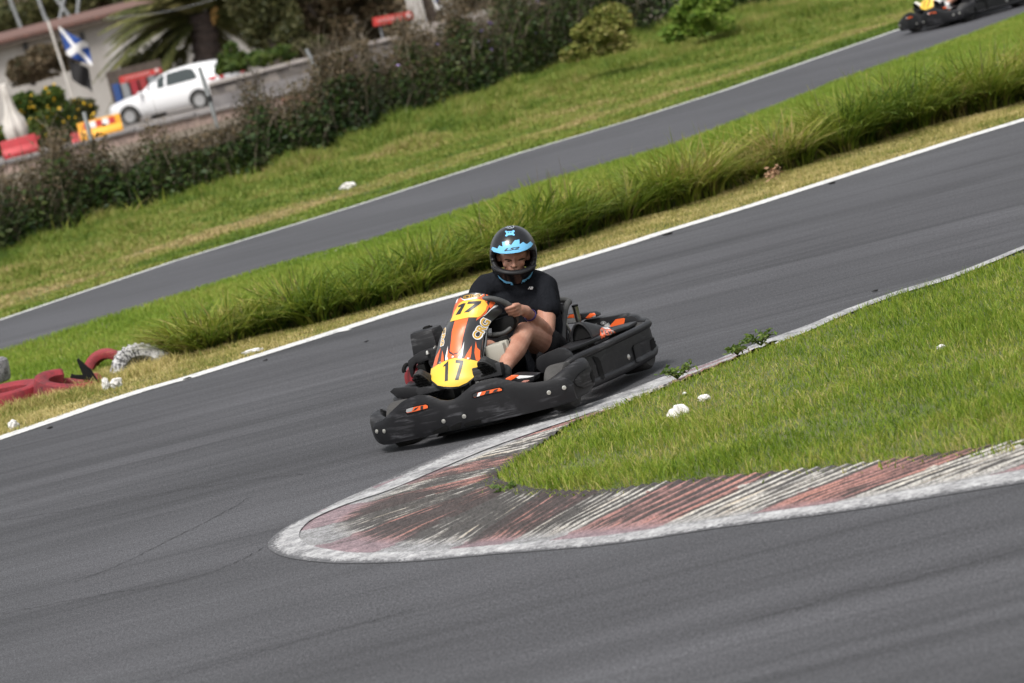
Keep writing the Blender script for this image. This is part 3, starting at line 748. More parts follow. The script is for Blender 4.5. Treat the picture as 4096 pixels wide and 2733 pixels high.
# slots, recesses: flat decals, black put in for the shade inside them
d = MB()
LZ0 = [(408, 990), (410, 972), (440, 961), (500, 948), (548, 938), (564, 946), (564, 962), (480, 984), (415, 998)]; LZ1 = [(892, 882), (890, 866), (910, 855), (1000, 834), (1080, 817), (1098, 826), (1098, 836), (960, 868), (905, 885)]
SL = [[(398, 995), (402, 975), (440, 955), (545, 930), (565, 935), (572, 955), (565, 970), (480, 995), (415, 1012)], [(884, 890), (880, 862), (905, 848), (1000, 826), (1085, 808), (1108, 818), (1110, 838), (1080, 852), (960, 878), (900, 893)]]
SD = [[(1, LZ0, .0030), (2, [(408, 990), (410, 972), (440, 961), (462, 956), (450, 985), (420, 994)], .0040), (3, [(455, 985), (475, 962), (500, 953), (480, 975)], .0042), (3, [(512, 949), (532, 944), (530, 970), (512, 974)], .0042)],
      [(1, LZ1, .0030), (3, [(892, 882), (890, 866), (910, 855), (925, 852), (918, 882)], .0040), (4, [(918, 880), (930, 852), (952, 846), (938, 875)], .0042), (3, [(972, 866), (985, 840), (1012, 834), (1005, 858)], .0042), (3, [(1030, 850), (1045, 830), (1075, 822), (1060, 838), (1075, 838), (1050, 846)], .0042)]]
for q, sd_ in zip(SL, SD):
    d = MB(); decal(d, bv, zz(Z1, q), .0018, 0)
    for mi, pl, of in sd_: decal(d, bv, zz(Z1, pl), of, mi)
    d.build('bumper_slot', [M_BLK, M_ORG, M_GREYV, M_INK, M_WHT], bump_)
RC = [[(595, 1140), (610, 1125), (690, 1088), (706, 1090), (715, 1118), (705, 1130), (605, 1152)], [(722, 1098), (790, 1066), (808, 1066), (800, 1108), (740, 1125)], [(822, 1085), (840, 1068), (930, 1045), (950, 1050), (948, 1070), (835, 1098)]]
for q in RC:
    d = MB(); decal(d, bv, zz(Z1, q), .0018, 0); d.build('recess_shade', M_BLK, bump_)
for a, b in [(195, 1132), (248, 1130), (678, 1058), (826, 1023), (1438, 851), (1548, 816)]:
    x, y = Z1(a, b); dd = Vector(kray(x, y)).normalized(); h = bv.ray_cast(Vector(KEYE), dd)
    if h[0] is None: continue
    n = h[1] if h[1].dot(dd) < 0 else -h[1]; mb = MB()
    lathe(mb, [(.0001, .0075), (.005, .0075), (.0055, .005), (.008, .0055), (.0120, .004), (.0120, -.003)], h[0], n, 14); mb.build('bolt', M_ZINC, bump_)
# corner pockets
def pocket(bvh, ring, hole, parent, m, th=.008):
    mb = MB(); v2, f2 = flat2d(ring, 7); onto(mb, bvh, v2, f2, th, 0); onto(mb, bvh, *flat2d([(sum(p[0] for p in ring)/len(ring)*.04+q[0]*.96, sum(p[1] for p in ring)/len(ring)*.04+q[1]*.96) for q in ring], 7), th*1.25, 0)
    onto(mb, bvh, *flat2d(ring, 7), th*.1, 1)
    onto(mb, bvh, *flat2d(hole, 5), th*1.6, 1); return mb.build('light_pocket', [m, M_BLK], parent)
pocket(bv2, zz(Z4, [(922, 1190), (930, 1155), (985, 1085), (1060, 1030), (1150, 985), (1195, 983), (1238, 1035), (1250, 1110), (1232, 1180), (1150, 1232), (1040, 1262), (955, 1240)]), zz(Z4, [(1108, 1085), (1130, 1042), (1178, 1020), (1212, 1050), (1218, 1140), (1190, 1190), (1140, 1198)]), bump_, M_PLG)
d = MB(); decal(d, bvh_of([bump_]), zz(Z1, [(198, 985), (225, 962), (270, 948), (306, 943), (306, 990), (250, 993)]), .002, 0); d.build('recess_shade', M_BLK, bump_)  # flat black put in for the shaded inside of the open corner

# --- nose fairing between tray and bumper
mb = MB()
mb2 = plate(mb, [(.86, -.16, .12), (.86, .16, .12), (.80, .34, .11), (.62, .36, .13), (.60, .1, .17), (.60, -.1, .17), (.62, -.36, .13), (.80, -.34, .11)], (0, 0, .012))
tray = mb.build('nose_tray', M_PLG, kart, bevel=.004)
bt = bvh_of([tray]); d = MB()
decal(d, bt, zz(Z1, [(600, 900), (640, 865), (760, 830), (860, 800), (800, 850), (770, 870), (690, 885), (650, 900)]), .004, 0)
decal(d, bt, zz(Z1, [(660, 905), (700, 885), (775, 880), (740, 905), (690, 912)]), .006, 1)
d.build('tray_graphics', [M_GREYV, M_YEL], tray)

# --- driver fairing (nassau panel)
rows = [  # left px, right px, x-centre, edge set-back
    ((760, 1478), (960, 1480), .667, .008), ((660, 1425), (1090, 1435), .665, .015), ((598, 1365), (1215, 1335), .655, .03), ((584, 1290), (1280, 1245), .640, .045), ((600, 1195), (1316, 1090), .615, .06), ((640, 1100), (1322, 960), .585, .07), ((680, 920), (1345, 810), .545, .085),
    ((735, 720), (1385, 680), .50, .10), ((815, 570), (1465, 520), .455, .115), ((875, 450), (1560, 430), .415, .125), ((915, 345), (1640, 345), .385, .125), ((938, 255), (1590, 262), .365, .10), ((965, 200), (1530, 180), .35, .07), ((1005, 150), (1470, 128), .335, .04), ((1060, 112), (1370, 92), .325, .015), ((1140, 82), (1290, 78), .318, 0)]
NSs = 16; vs = []
for L, Rr, xc, sb in rows:
    a = KP(*ZF(*L), 0, xc-sb*1.5); b = KP(*ZF(*Rr), 0, xc-sb)
    for k in range(NSs+1):
        s = 2*k/NSs-1; f = (s+1)/2
        p = a*(1-f)+b*f; bl = 1-abs(s)**2.2
        p = p + V(sb*1.15*bl, 0, .02*bl*(sb/.1)); vs.append(p)
A = np.array(vs).reshape(len(rows), NSs+1, 3)
S = []
for k in range(NSs+1): S.append(smooth_path(list(A[:, k]), 4))
A = np.array(S).transpose(1, 0, 2); nr = len(A)
fm = MB(); fm.add(A.reshape(-1, 3), [(i*(NSs+1)+k, i*(NSs+1)+k+1, (i+1)*(NSs+1)+k+1, (i+1)*(NSs+1)+k) for i in range(nr-1) for k in range(NSs)])
fbv = BVHTree.FromPolygons([Vector(v) for v in fm.v], fm.f)
base_fm = MB(); base_fm.add(fm.v, fm.f, 0)
d = base_fm
F = lambda q, off, mi: decal(d, fbv, zz(ZF, q), off, mi, 8)
F([(950, 478), (1145, 440), (1105, 570), (1060, 750), (1040, 880), (990, 948), (925, 968), (873, 930), (888, 800), (905, 640)], .0012, 1)
F([(845, 880), (862, 960), (918, 990), (985, 970), (1042, 890), (1050, 940), (985, 1040), (920, 1040), (850, 1050), (836, 1010)], .0018, 1)
F([(848, 850), (836, 1005), (858, 1048), (808, 1068), (812, 1000)], .0016, 2); F([(1083, 788), (1052, 890), (1020, 975), (975, 1035), (1045, 1042), (1062, 960)], .0016, 2)
F([(1192, 848), (1150, 915), (1082, 1038), (1168, 1052), (1185, 960)], .0014, 1); F([(1250, 785), (1268, 880), (1330, 935), (1310, 1085), (1252, 1062), (1230, 950)], .0014, 1)
F([(745, 880), (700, 955), (662, 1030), (628, 1172), (680, 1132), (712, 1020)], .0014, 1); F([(766, 918), (752, 1020), (740, 1108), (788, 1085), (782, 990)], .0014, 1)
F([(1035, 148), (985, 190), (950, 250), (925, 340), (905, 430), (960, 340), (1000, 245), (1060, 203), (1090, 188)], .0012, 1)
F([(1375, 92), (1475, 128), (1410, 220), (1445, 280), (1400, 380), (1255, 488), (1270, 440), (1320, 420), (1390, 340), (1422, 255), (1382, 188), (1290, 168), (1190, 176), (1300, 130)], .0012, 1)
F([(1485, 178), (1540, 182), (1530, 240), (1462, 312), (1440, 270), (1455, 215)], .0014, 1)
F([(1600, 260), (1500, 308), (1400, 383), (1345, 428), (1385, 410), (1450, 330), (1520, 285), (1545, 215), (1525, 262)], .0020, 2)
F([(1030, 158), (1085, 194), (1200, 174), (1290, 140), (1380, 95), (1270, 132), (1180, 158), (1090, 178)], .0022, 2)
F([(1000, 160), (985, 215), (960, 240), (975, 190)], .0022, 2); F([(1408, 100), (1440, 110), (1405, 205), (1395, 160)], .0022, 2)
onto(d, fbv, *text2d('CRG', zz(ZF, [(1305, 795), (1482, 495), (1345, 428), (1172, 720)]), .085), .0026, 2)
onto(d, fbv, *text2d('CRG', zz(ZF, [(1290, 775), (1468, 502), (1352, 442), (1188, 718)]), .03), .0036, 3)
onto(d, fbv, *text2d('CRG', zz(ZF, [(778, 590), (730, 872), (792, 852), (830, 575)]), .085), .0026, 2)
onto(d, fbv, *text2d('CRG', zz(ZF, [(783, 602), (740, 862), (786, 843), (824, 587)]), .03), .0036, 3)
onto(d, fbv, *text2d('CRG', zz(ZF, [(1068, 172), (1322, 140), (1320, 92), (1072, 118)]), .085), .0026, 3)
onto(d, fbv, *text2d('CRG', zz(ZF, [(1076, 164), (1314, 134), (1312, 100), (1080, 124)]), .0), .0036, 4)
fair = d.build('fairing', [M_FAIR, M_ORG, M_WHT, M_YELT, M_INK], kart, angle=50)
d = MB()
def npanel(pl, digs, off=.0030):
    d = MB(); decal(d, fbv, zz(ZF, pl), off, 0, 8)
    for q in digs: decal(d, fbv, zz(ZF, q), off+.0014, 1, 8)
    d.build('number_panel', [M_YEL, M_INK], fair)
npanel([(606, 1192), (700, 1130), (800, 1080), (880, 1050), (940, 1035), (1050, 1038), (1180, 1058), (1310, 1085), (1284, 1215), (1262, 1260), (1215, 1315), (1120, 1390), (1000, 1444), (870, 1452), (780, 1445), (700, 1428), (618, 1362), (596, 1300)],
       [[(858, 1072), (848, 1362), (803, 1373), (812, 1150), (783, 1165), (788, 1142), (830, 1100)], [(962, 1062), (1072, 1070), (1066, 1120), (1000, 1352), (948, 1352), (1020, 1112), (958, 1105)]])
npanel([(882, 505), (950, 350), (1010, 240), (1060, 205), (1180, 180), (1290, 172), (1380, 190), (1420, 255), (1390, 340), (1320, 420), (1270, 440), (1150, 440), (1060, 460), (960, 485)],
       [[(1006, 268), (1075, 235), (1112, 230), (1030, 395), (962, 408), (1045, 282), (1000, 292)], [(1150, 208), (1330, 200), (1320, 235), (1155, 365), (1080, 372), (1240, 240), (1130, 245)]])
# dark rear lip of the fairing seen behind the right edge, and the two stays
mb = MB(); tube(mb, [(.60, -.04, .30), (.70, -.04, .12)], .012); tube(mb, [(.36, -.02, .60), (.55, -.03, .12)], .012); mb.build('fairing_stay', M_BLK, fair)
for q in [(918, 1018), (1142, 1042), (738, 1105)]:
    x, y = ZF(*q); dd = Vector(kray(x, y)).normalized(); h = fbv.ray_cast(Vector(KEYE), dd)
    if h[0] is None: continue
    n = h[1] if h[1].dot(dd) < 0 else -h[1]; mb = MB(); lathe(mb, [(.0001, .008), (.007, .007), (.009, .002)], h[0], n, 12); mb.build('bolt', M_ZINC, fair)

# --- steering wheel and column
WC = V(.225, .055, .580); WU = V(.60, 0, .80); WN = V(-.80, 0, .60); WL = V(0, 1, 0)
mb = MB(); ring = []
for k in range(41):
    a = 2*math.pi*k/40; ring.append(WC + WL*math.cos(a)*.165 + WU*math.sin(a)*.150)
tube(mb, ring, .0165, 12, cap=False); sw = mb.build('steering_wheel', M_PIPE, kart)
mb = MB(); lathe(mb, [(.0001, .02), (.045, .018), (.05, -.012), (.0001, -.014)], WC-WN*.03, WN, 18)
for a in (0, 180, 270): tube(mb, [WC-WN*.03, WC + WL*math.cos(R_(a))*.155 + WU*math.sin(R_(a))*.14], .009)
mb.build('wheel_hub', M_BLK, sw)
mb = MB(); tube(mb, [WC-WN*.03, (.56, -.01, .13)], .012); mb.build('steering_column', M_STEEL, kart)

# --- tank and pedals behind the fairing
mb = MB(); box(mb, KP(*ZF(1580, 960), 0, .36), (.12, .115, .115), rz(5)); box(mb, KP(*ZF(1690, 850), 0, .33), (.08, .055, .07)); mb.build('fuel_tank', M_TANK, kart, bevel=.012)
mb = MB(); lathe(mb, [(.0001, .03), (.026, .028), (.028, 0), (.03, -.02)], KP(*ZF(1670, 780), 0, .33), (0, 0, 1), 16); mb.build('tank_cap', M_BLK, kart)
mb = MB(); p = KP(*ZF(1440, 1230), 0, .60); box(mb, p, (.05, .18, .075), rz(-4)@ry(-12)); mb.build('pedal_guard', M_PL, kart, bevel=.006)
mb = MB(); p = KP(*ZF(560, 1460), 0, .60); box(mb, p+V(0, .02, -.01), (.05, .17, .05), rz(4)@ry(-12)); mb.build('pedal_guard', M_PL, kart, bevel=.006)
d = MB(); bq = bvh_of([o for o in kart.children if o.name.startswith('pedal_guard')])
for q in [[(1330, 1280), (1490, 1232), (1492, 1262), (1332, 1308)], [(1345, 1235), (1500, 1190), (1500, 1210), (1347, 1256)]]: decal(d, bq, zz(ZF, q), .002)
d.build('guard_slots', M_BLK, kart)
# dash tray under the wheel
mb = MB(); tube(mb, smooth_path([KP(*ZF(1490, 690), 0, .30), KP(*ZF(1650, 670), 0, .27), KP(*ZF(1760, 590), 0, .24), KP(*ZF(1800, 500), 0, .22)]), .014); mb.build('column_support', M_PIPE, kart)

mb = MB(); q = zz(ZF, [(1470, 500), (1560, 470), (1640, 440), (1790, 425), (1815, 520), (1790, 600), (1700, 680), (1480, 720)])
plate(mb, [KP(x, y, 0, .25) for x, y in q], (-.05, 0, 0)); mb.build('column_shroud', M_BLK, kart, bevel=.008)
# --- mudguards behind the front wheels
mb = MB(); q = zz(Z4, [(455, 1010), (450, 950), (455, 900), (490, 865), (600, 815), (720, 765), (790, 768), (850, 795), (895, 840), (940, 930), (900, 1010), (700, 1060), (520, 1080)])
plate(mb, [KP(x, y, 0, .345) for x, y in q], (-.03, 0, 0)); mb.build('mudguard', M_PL, kart, bevel=.006)
mb = MB(); q = zz(Z1, [(285, 845), (315, 818), (400, 812), (480, 812), (560, 850), (540, 900), (430, 895), (345, 895)])
plate(mb, [KP(x, y, 0, .40) for x, y in q], (-.03, 0, 0)); mb.build('mudguard', M_PL, kart, bevel=.006)

# --- side pod round to the rear bumper
sp_ = MB()
def pod(s):
    P = [(.43, .47), (.40, .535), (.31, .588), (.12, .622), (-.1, .645), (-.3, .662), (-.48, .672), (-.61, .668), (-.71, .63), (-.785, .54), (-.82, .40), (-.835, .2), (-.84, 0)]
    lo = [.085, .07, .06, .055, .05, .05, .05, .055, .06, .06, .06, .06, .06]; hi = [.235, .262, .272, .272, .27, .268, .266, .264, .262, .258, .25, .245, .245]
    th = [.05, .06, .07, .08, .085, .09, .1, .12, .13, .13, .12, .12, .12]
    Q, l, h, w_ = dens(P, list(zip(lo, hi, th)), 5)
    if s < 0: Q = [np.array([q[0], -q[1]]) for q in reversed(Q)]; l, h, w_ = l[::-1], h[::-1], w_[::-1]
    loft(sp_, Q, l, h, w_, 24, 4.5)
    rim_ = [(q[0], s*abs(q[1]), hh-.012) for q, hh in zip(Q, h)]
    rim2 = []
    for i in range(len(Q)):
        t = nrm(Q[min(i+1, len(Q)-1)]-Q[max(i-1, 0)]); nn = V(t[1], -t[0]); p = Q[i]-nn*.004; rim2.append((p[0], p[1], h[i]-.016))
    tube(sp_, rim2, .021, 10)
    rim3 = []
    for i in range(len(Q)):
        t = nrm(Q[min(i+1, len(Q)-1)]-Q[max(i-1, 0)]); nn = V(t[1], -t[0]); p = Q[i]-nn*.014; rim3.append((p[0], p[1], l[i]+.03))
    tube(sp_, rim3, .026, 10)
pod(1); pod(-1)
side = sp_.build('side_bumper', M_PLG, kart)
sbv = bvh_of([side])
pocket(sbv, zz(Z4, [(1655, 760), (1668, 728), (1730, 695), (1880, 632), (1935, 592), (1972, 650), (1980, 760), (1955, 830), (1890, 868), (1740, 940), (1702, 945), (1682, 870)]), zz(Z4, [(1862, 668), (1895, 640), (1932, 662), (1945, 760), (1905, 812), (1885, 800)]), side, M_PLG, .007)
for q in [(1612, 875)]:
    x, y = Z4(*q); dd = Vector(kray(x, y)).normalized(); h = sbv.ray_cast(Vector(KEYE), dd); n = h[1] if h[1].dot(dd) < 0 else -h[1]
    mb = MB(); lathe(mb, [(.0001, .010), (.005, .010), (.009, .007), (.017, .003), (.017, -.002)], h[0], n, 14); mb.build('bolt', M_ZINC, side)
d = MB(); decal(d, sbv, zz(Z4, [(1150, 862), (1220, 880), (1255, 930), (1310, 1130), (1290, 1165), (1240, 1100), (1200, 960)]), .004); d.build('front_gap', M_BLK, side)

# --- pod cover with air scoop
def cover(s):
    mb = MB()
    out = [(.27, .50), (.22, .555), (.05, .60), (-.15, .625), (-.35, .64), (-.50, .645), (-.53, .60), (-.50, .45), (-.30, .40), (0, .385), (.15, .38)]
    plate(mb, [(x, y*s, .288-(.015 if x < -.3 else 0)) for x, y in out], (0, 0, .020))
    cv = mb.build('pod_cover', M_PL, kart, bevel=.006)
    mb = MB(); vs = []; st_ = [(-.02, 1.0), (-.05, 1.03), (-.12, .93), (-.22, .66), (-.32, .36), (-.42, .06)]
    for x, k in st_:
        for j in range(13):
            a = math.pi*j/12; vs.append((x, s*(.475+.062*math.cos(a)*(1-.25*math.sin(a))), .305-.012*(1-k)+.098*k*math.sin(a)**.8))
    n = 13; fs = [(i*n+j, i*n+j+1, (i+1)*n+j+1, (i+1)*n+j) for i in range(len(st_)-1) for j in range(n-1)]
    mb.add(vs, fs)
    # outer lip and the dark inside
    b = [V(*v) for v in vs[:13]]; c = np.mean(b, 0)
    tube(mb, [p + V(.0, 0, 0) for p in b], .008, 8)
    inn = [c+(p-c)*.90+V(-.012, 0, 0) for p in b]; mb.add(inn, [tuple(range(13))], 1)
    sc_ = mb.build('air_scoop', [M_PL, M_BLK], cv)
    return cv, sc_
cvL, scL = cover(1); cvR, scR = cover(-1)
bq = bvh_of([scL, cvL]); d = MB()
D = lambda q, off, mi: decal(d, bq, zz(ZR, q), off, mi, 6)
D([(868, 605), (900, 570), (1000, 575), (1125, 640), (1170, 665), (1000, 710), (930, 700), (1000, 730), (1000, 770), (910, 798), (880, 740), (870, 680)], .0015, 0)
D([(905, 570), (1000, 565), (1060, 600), (960, 600)], .002, 1)
for k in range(4): D([(870+62*k, 606+6*k), (912+62*k, 604+6*k), (938+62*k, 690+2*k), (905+62*k, 702-2*k)], .0025, 2)
for k in range(4): D([(882+62*k, 625+6*k), (905+62*k, 625+6*k), (922+62*k, 672+2*k), (905+62*k, 678)], .0032, 3)
d.build('cover_graphics', [M_ORG, M_WHT, mat('pin_vinyl', (.42, .33, .30), .4), mat('pin_dark', (.16, .06, .05), .5)], cvL)

# --- rear cover behind the seat (its front face carries the gear graphics)
mb = MB()
o_ = zz(ZR, [(575, 470), (600, 440), (1000, 385), (1250, 340), (1318, 342), (1345, 372), (1410, 365), (1475, 385), (1530, 435), (1650, 442), (1680, 490), (1560, 560), (1400, 590), (1150, 640), (640, 700)])
P3 = [KP(x, y, 0, -.69 + .0) for x, y in o_]; plate(mb, P3, (-.07, .0, .0))
rcov = mb.build('rear_cover', M_PL, kart, bevel=.012)
bq = bvh_of([rcov]); d = MB()
D = lambda q, off, mi: decal(d, bq, zz(ZR, q), off, mi, 6)
D([(1145, 425), (1285, 400), (1308, 410), (1300, 470), (1270, 540), (1200, 610), (1130, 622), (960, 560), (1060, 520)], .002, 0)
d.build('orange_flash', [M_ORG], rcov); d = MB(); D([(620, 545), (640, 535), (690, 560), (692, 595), (630, 600)], .002, 0); D([(628, 600), (690, 592), (640, 622)], .003, 1)
d.build('orange_flash', [M_ORG, M_GREYV], rcov); d = MB()
def gear(cx0, cy0, rx_, ry_, n, a0, a1, off):
    pts = []
    for k in range(n*2+1):
        a = a0+(a1-a0)*k/(n*2)
        for q in ((.86, 0), (1.0, 0)) if k % 2 == 0 else ((1.0, 0), (.86, 0)): pts.append((cx0+rx_*q[0]*math.cos(a), cy0+ry_*q[0]*math.sin(a)))
    pts.append((cx0, cy0)); D(pts, off, 1)
gear(900, 570, 160, 130, 13, -.75, .35-.3, .0025); gear(760, 570, 80, 90, 8, -1.0, .0, .0025)
lathe_pts = [(935+48*math.cos(a), 490+32*math.sin(a)) for a in np.linspace(0, 6.2, 20)]; D(lathe_pts, .003, 1)
D([(935+40*math.cos(a), 490+26*math.sin(a)) for a in np.linspace(0, 6.2, 20)], .0038, 2); D([(935+22*math.cos(a), 490+14*math.sin(a)) for a in np.linspace(0, 6.2, 16)], .0045, 1)
d.build('gear_graphics', [M_INK, mat('silver_print', (.42, .42, .42), .4), M_INK], rcov)
mb = MB(); o_ = zz(ZR, [(262, 345), (420, 328), (560, 330), (650, 318), (760, 312), (815, 340), (835, 380), (700, 408), (585, 436), (455, 500), (290, 515), (262, 470)])
P3 = [KP(x, y, 0, -.66) for x, y in o_]; plate(mb, P3, (-.07, 0, 0)); rc2 = mb.build('rear_cover', M_PL, kart, bevel=.01)
bq = bvh_of([rc2]); d = MB()
D([(272, 360), (335, 345), (300, 400), (275, 408)], .002, 1); D([(300, 402), (345, 345), (430, 335), (440, 398)], .002, 0); D([(275, 415), (440, 402), (450, 480), (290, 500)], .002, 1); d.build('cover_graphics', [M_ORG, M_GREYV], rc2); d = MB()
D([(580, 440), (700, 320), (770, 318), (800, 345), (790, 375), (640, 420)], .002, 0); D([(650, 425), (795, 350), (800, 375), (720, 402)], .003, 1)
d.build('cover_graphics', [M_ORG, M_GREYV], rc2)

# --- seat
mb = MB(); vs = []; NU = 15
prof = [(.08, .17, .13, .18), (-.05, .10, .10, .19), (-.2, .085, .09, .20), (-.33, .11, .10, .205), (-.42, .20, .13, .205), (-.47, .32, .15, .20), (-.50, .43, .14, .185), (-.52, .52, .08, .15)]
for i, (x, z, dp, hw) in enumerate(prof):
    for k in range(NU):
        a = -1+2*k/(NU-1); b = abs(a)**3
        up = dp*b*1.25
        vs.append((x + (.03 if i < 3 else .55*up), .075+hw*math.copysign(abs(a)**.8, a), z + (up if i < 4 else up*.5)))
mb.add(vs, [(i*NU+k, i*NU+k+1, (i+1)*NU+k+1, (i+1)*NU+k) for i in range(len(prof)-1) for k in range(NU-1)])
seat = mb.build('seat', M_SHELL, kart, sub=1); md = seat.modifiers.new('t', 'SOLIDIFY'); md.thickness = .012
mb = MB(); ex = zz(ZR, [(262, 930), (232, 840), (225, 700), (230, 540), (248, 380), (272, 250), (300, 160), (335, 118)])
xs_ = np.linspace(-.22, -.50, len(ex)); pts = [KP(x, y, 0, float(q)) for (x, y), q in zip(ex, xs_)]
last = pts[-1]; pts += [last+V(-.03, -.03, .012), last+V(-.05, -.10, .02), last+V(-.06, -.2, .02)]
tube(mb, smooth_path(pts, 5), .018, 12); mb.build('seat_rim', M_PIPE, seat)
mb = MB(); plate(mb, [pts[1], pts[3], pts[5], pts[7], pts[7]+V(-.03, -.10, -.005), pts[4]+V(0, -.1, 0), pts[1]+V(0, -.1, 0)], (-.012, 0, 0)); mb.build('seat_side', M_SHELL, seat)
# roll post and braces
mb = MB(); a_ = KP(*ZR(432, 190), 0, -.56); b_ = KP(*ZR(492, 440), 0, -.565); c_ = KP(*ZR(545, 755), 0, -.57)
tube(mb, [a_, b_], .0185, 16); tube(mb, [b_, c_], .0165, 16); post = mb.build('roll_post', M_CHROME, kart)
mb = MB(); lathe(mb, [(.0001, .006), (.019, .005), (.0195, -.004)], a_, a_-b_, 16); mb.build('post_cap', M_BLK, post)
mb = MB(); tube(mb, [KP(*ZR(275, 500), 0, -.42), KP(*ZR(350, 640), 0, -.43), KP(*ZR(300, 940), 0, -.42)], .009); tube(mb, [KP(*ZR(350, 640), 0, -.45), KP(*ZR(380, 960), 0, -.45)], .008); mb.build('seat_brace', M_STEEL, kart)
mb = MB(); box(mb, KP(*ZR(545, 830), 0, -.5), (.10, .12, .09)); mb.build('battery_box', M_BLK, kart, bevel=.008)

# --- engine side (driver's right)
mb = MB(); c_ = KP(*ZF(560, 770), 0, -.10); box(mb, c_+V(0,0,-.005), (.17, .175, .150), rz(-3), taper=.86); ab = mb.build('air_box', M_PLG, kart, bevel=.022)
mb = MB(); lathe(mb, [(.0001, .020), (.02, .018), (.022, 0), (.022, -.01)], KP(*ZF(550, 605), 0, -.10), (0, 0, 1), 16); box(mb, KP(*ZF(550, 590), 0, -.10), (.012, .06, .016)); mb.build('air_box_cap', M_BLK, ab, bevel=.003)
mb = MB(); q = zz(ZF, [(255, 1100), (262, 1065), (330, 1010), (420, 945), (560, 900), (700, 860), (700, 1010), (640, 1160), (600, 1180), (560, 1110), (560, 1060), (470, 1090), (380, 1105), (340, 1160), (345, 1230), (320, 1330), (298, 1300), (268, 1180)])
plate(mb, [KP(x, y, 0, .06) for x, y in q], (-.05, 0, 0)); mb.build('engine_guard', M_PLG, kart, bevel=.008)
mb = MB(); tube(mb, smooth_path([KP(*ZF(262, 1120), 0, .04), KP(*ZF(225, 1140), 0, .05), KP(*ZF(200, 1200), 0, .06), KP(*ZF(212, 1240), 0, .06)]), [.012]*18+[.012], 10); mb.build('brake_lever', M_BLK, kart)
c_ = KP(*ZF(400, 1320), 0, -.02); mb = MB(); lathe(mb, [(.0001, .06), (.055, .055), (.075, .03), (.08, -.02), (.07, -.06), (.0001, -.07)], c_, (.75, -.6, .1), 22)
mb.build('engine_cover', M_RED, kart)
mb = MB(); box(mb, c_+V(-.10, .10, .0), (.2, .16, .17)); box(mb, KP(*ZF(490, 1190), 0, .02), (.06, .05, .07)); box(mb, c_+V(-.1, .1, -.12), (.26, .22, .08)); mb.build('engine', M_BLK, kart, bevel=.01)
mb = MB(); tube(mb, smooth_path([KP(*ZF(640, 890), 0, .08), KP(*ZF(660, 870), 0, .08), KP(*ZF(655, 850), 0, .08)]), .006); mb.build('guard_bolt', M_ZINC, kart)
mb = MB(); lathe(mb, [(.0001, .012), (.006, .01), (.010, 0), (.011, -.01)], KP(*ZF(545, 950), 0, .07), (0, 0, 1), 10); mb.build('guard_bolt', M_ZINC, kart)
# orange/white fairing wings beside the pedals
mb = MB(); q = zz(Z4, [(-90, 1140), (60, 1150), (150, 1105), (240, 1100), (440, 1108), (420, 1180), (300, 1195), (60, 1180)])
plate(mb, [KP(x, y, 0, .66+.0) for x, y in q], (-.10, .0, .0)); wing = mb.build('tray_wing', M_PL, kart, bevel=.004)
bq = bvh_of([wing]); d = MB(); decal(d, bq, zz(Z4, [(65, 1150), (150, 1105), (240, 1102), (200, 1130), (140, 1165)]), .002, 0, 6); decal(d, bq, zz(Z4, [(205, 1130), (245, 1104), (430, 1110), (360, 1130), (230, 1145)]), .002, 1, 6)
decal(d, bq, zz(Z4, [(270, 1185), (300, 1165), (370, 1160), (360, 1188)]), .003, 2, 6); d.build('wing_graphics', [M_ORG, M_WHT, mat('coral_vinyl', (.55, .25, .2), .4)], wing)
# ================================================================== THE DRIVER (kart frame)
M_SKIN = mat('skin', (.42, .215, .150), .55, 0, .35); t = NT(M_SKIN); v = t.co()
c = t.ramp(t.noise(v, 11, 5, .65), [(.3, (.33, .145, .095)), (.5, (.42, .215, .150)), (.7, (.50, .28, .205))])
t.col(t.mix(t.ramp(t.noise(v, 220, 2), [(.42, .18), (.6, 0)]), c, (.20, .10, .065)))
t.b.inputs['Subsurface Weight'].default_value = .12; t.b.inputs['Subsurface Radius'].default_value = (.012, .005, .003); t.b.inputs['Subsurface Scale'].default_value = .5
M_SHIRT = mat('black_shirt', (.008, .009, .012), .85, 0, .12); t = NT(M_SHIRT); t.bump(t.noise(t.co((1, 1, .45), (.4, .5, 0)), 22, 4, .55, 1.2), .5, .025)
M_SHORT = mat('black_shorts', (.007, .007, .008), .85, 0, .12)
M_SHOE = noisy('black_shoe', (.010, .010, .010), (.022, .022, .022), 40, .7); M_SOLE = mat('shoe_sole', (.018, .018, .018), .75)
M_HELM = mat('helmet_black', (.008, .008, .009), .24, 0, .5); M_BLUE = mat('helmet_blue', (.16, .47, .76), .25); M_PAD = mat('helmet_lining', (.035, .010, .012), .9)
M_WHITE = mat('white_cloth', (.70, .69, .68), .85); M_HAIR = mat('brown_hair', (.055, .028, .015), .8); M_EYE = mat('eye_dark', (.014, .010, .008), .25); M_BAND2 = mat('purple_band', (.035, .020, .12), .5)

HC = V(-.2, .134, .855)
f0 = KEYE - HC; f0[2] = 0; f0 = nrm(f0); z_ = V(0, 0, 1); l0 = np.cross(z_, f0)
hl = nrm(math.cos(R_(13))*l0 - math.sin(R_(13))*z_)
hf = math.cos(R_(11))*f0 - math.sin(R_(11))*z_; hf = nrm(hf - hl*np.dot(hf, hl)); hu = np.cross(hf, hl)
def HD(f, l, u): return HC + hf*f + hl*l + hu*u

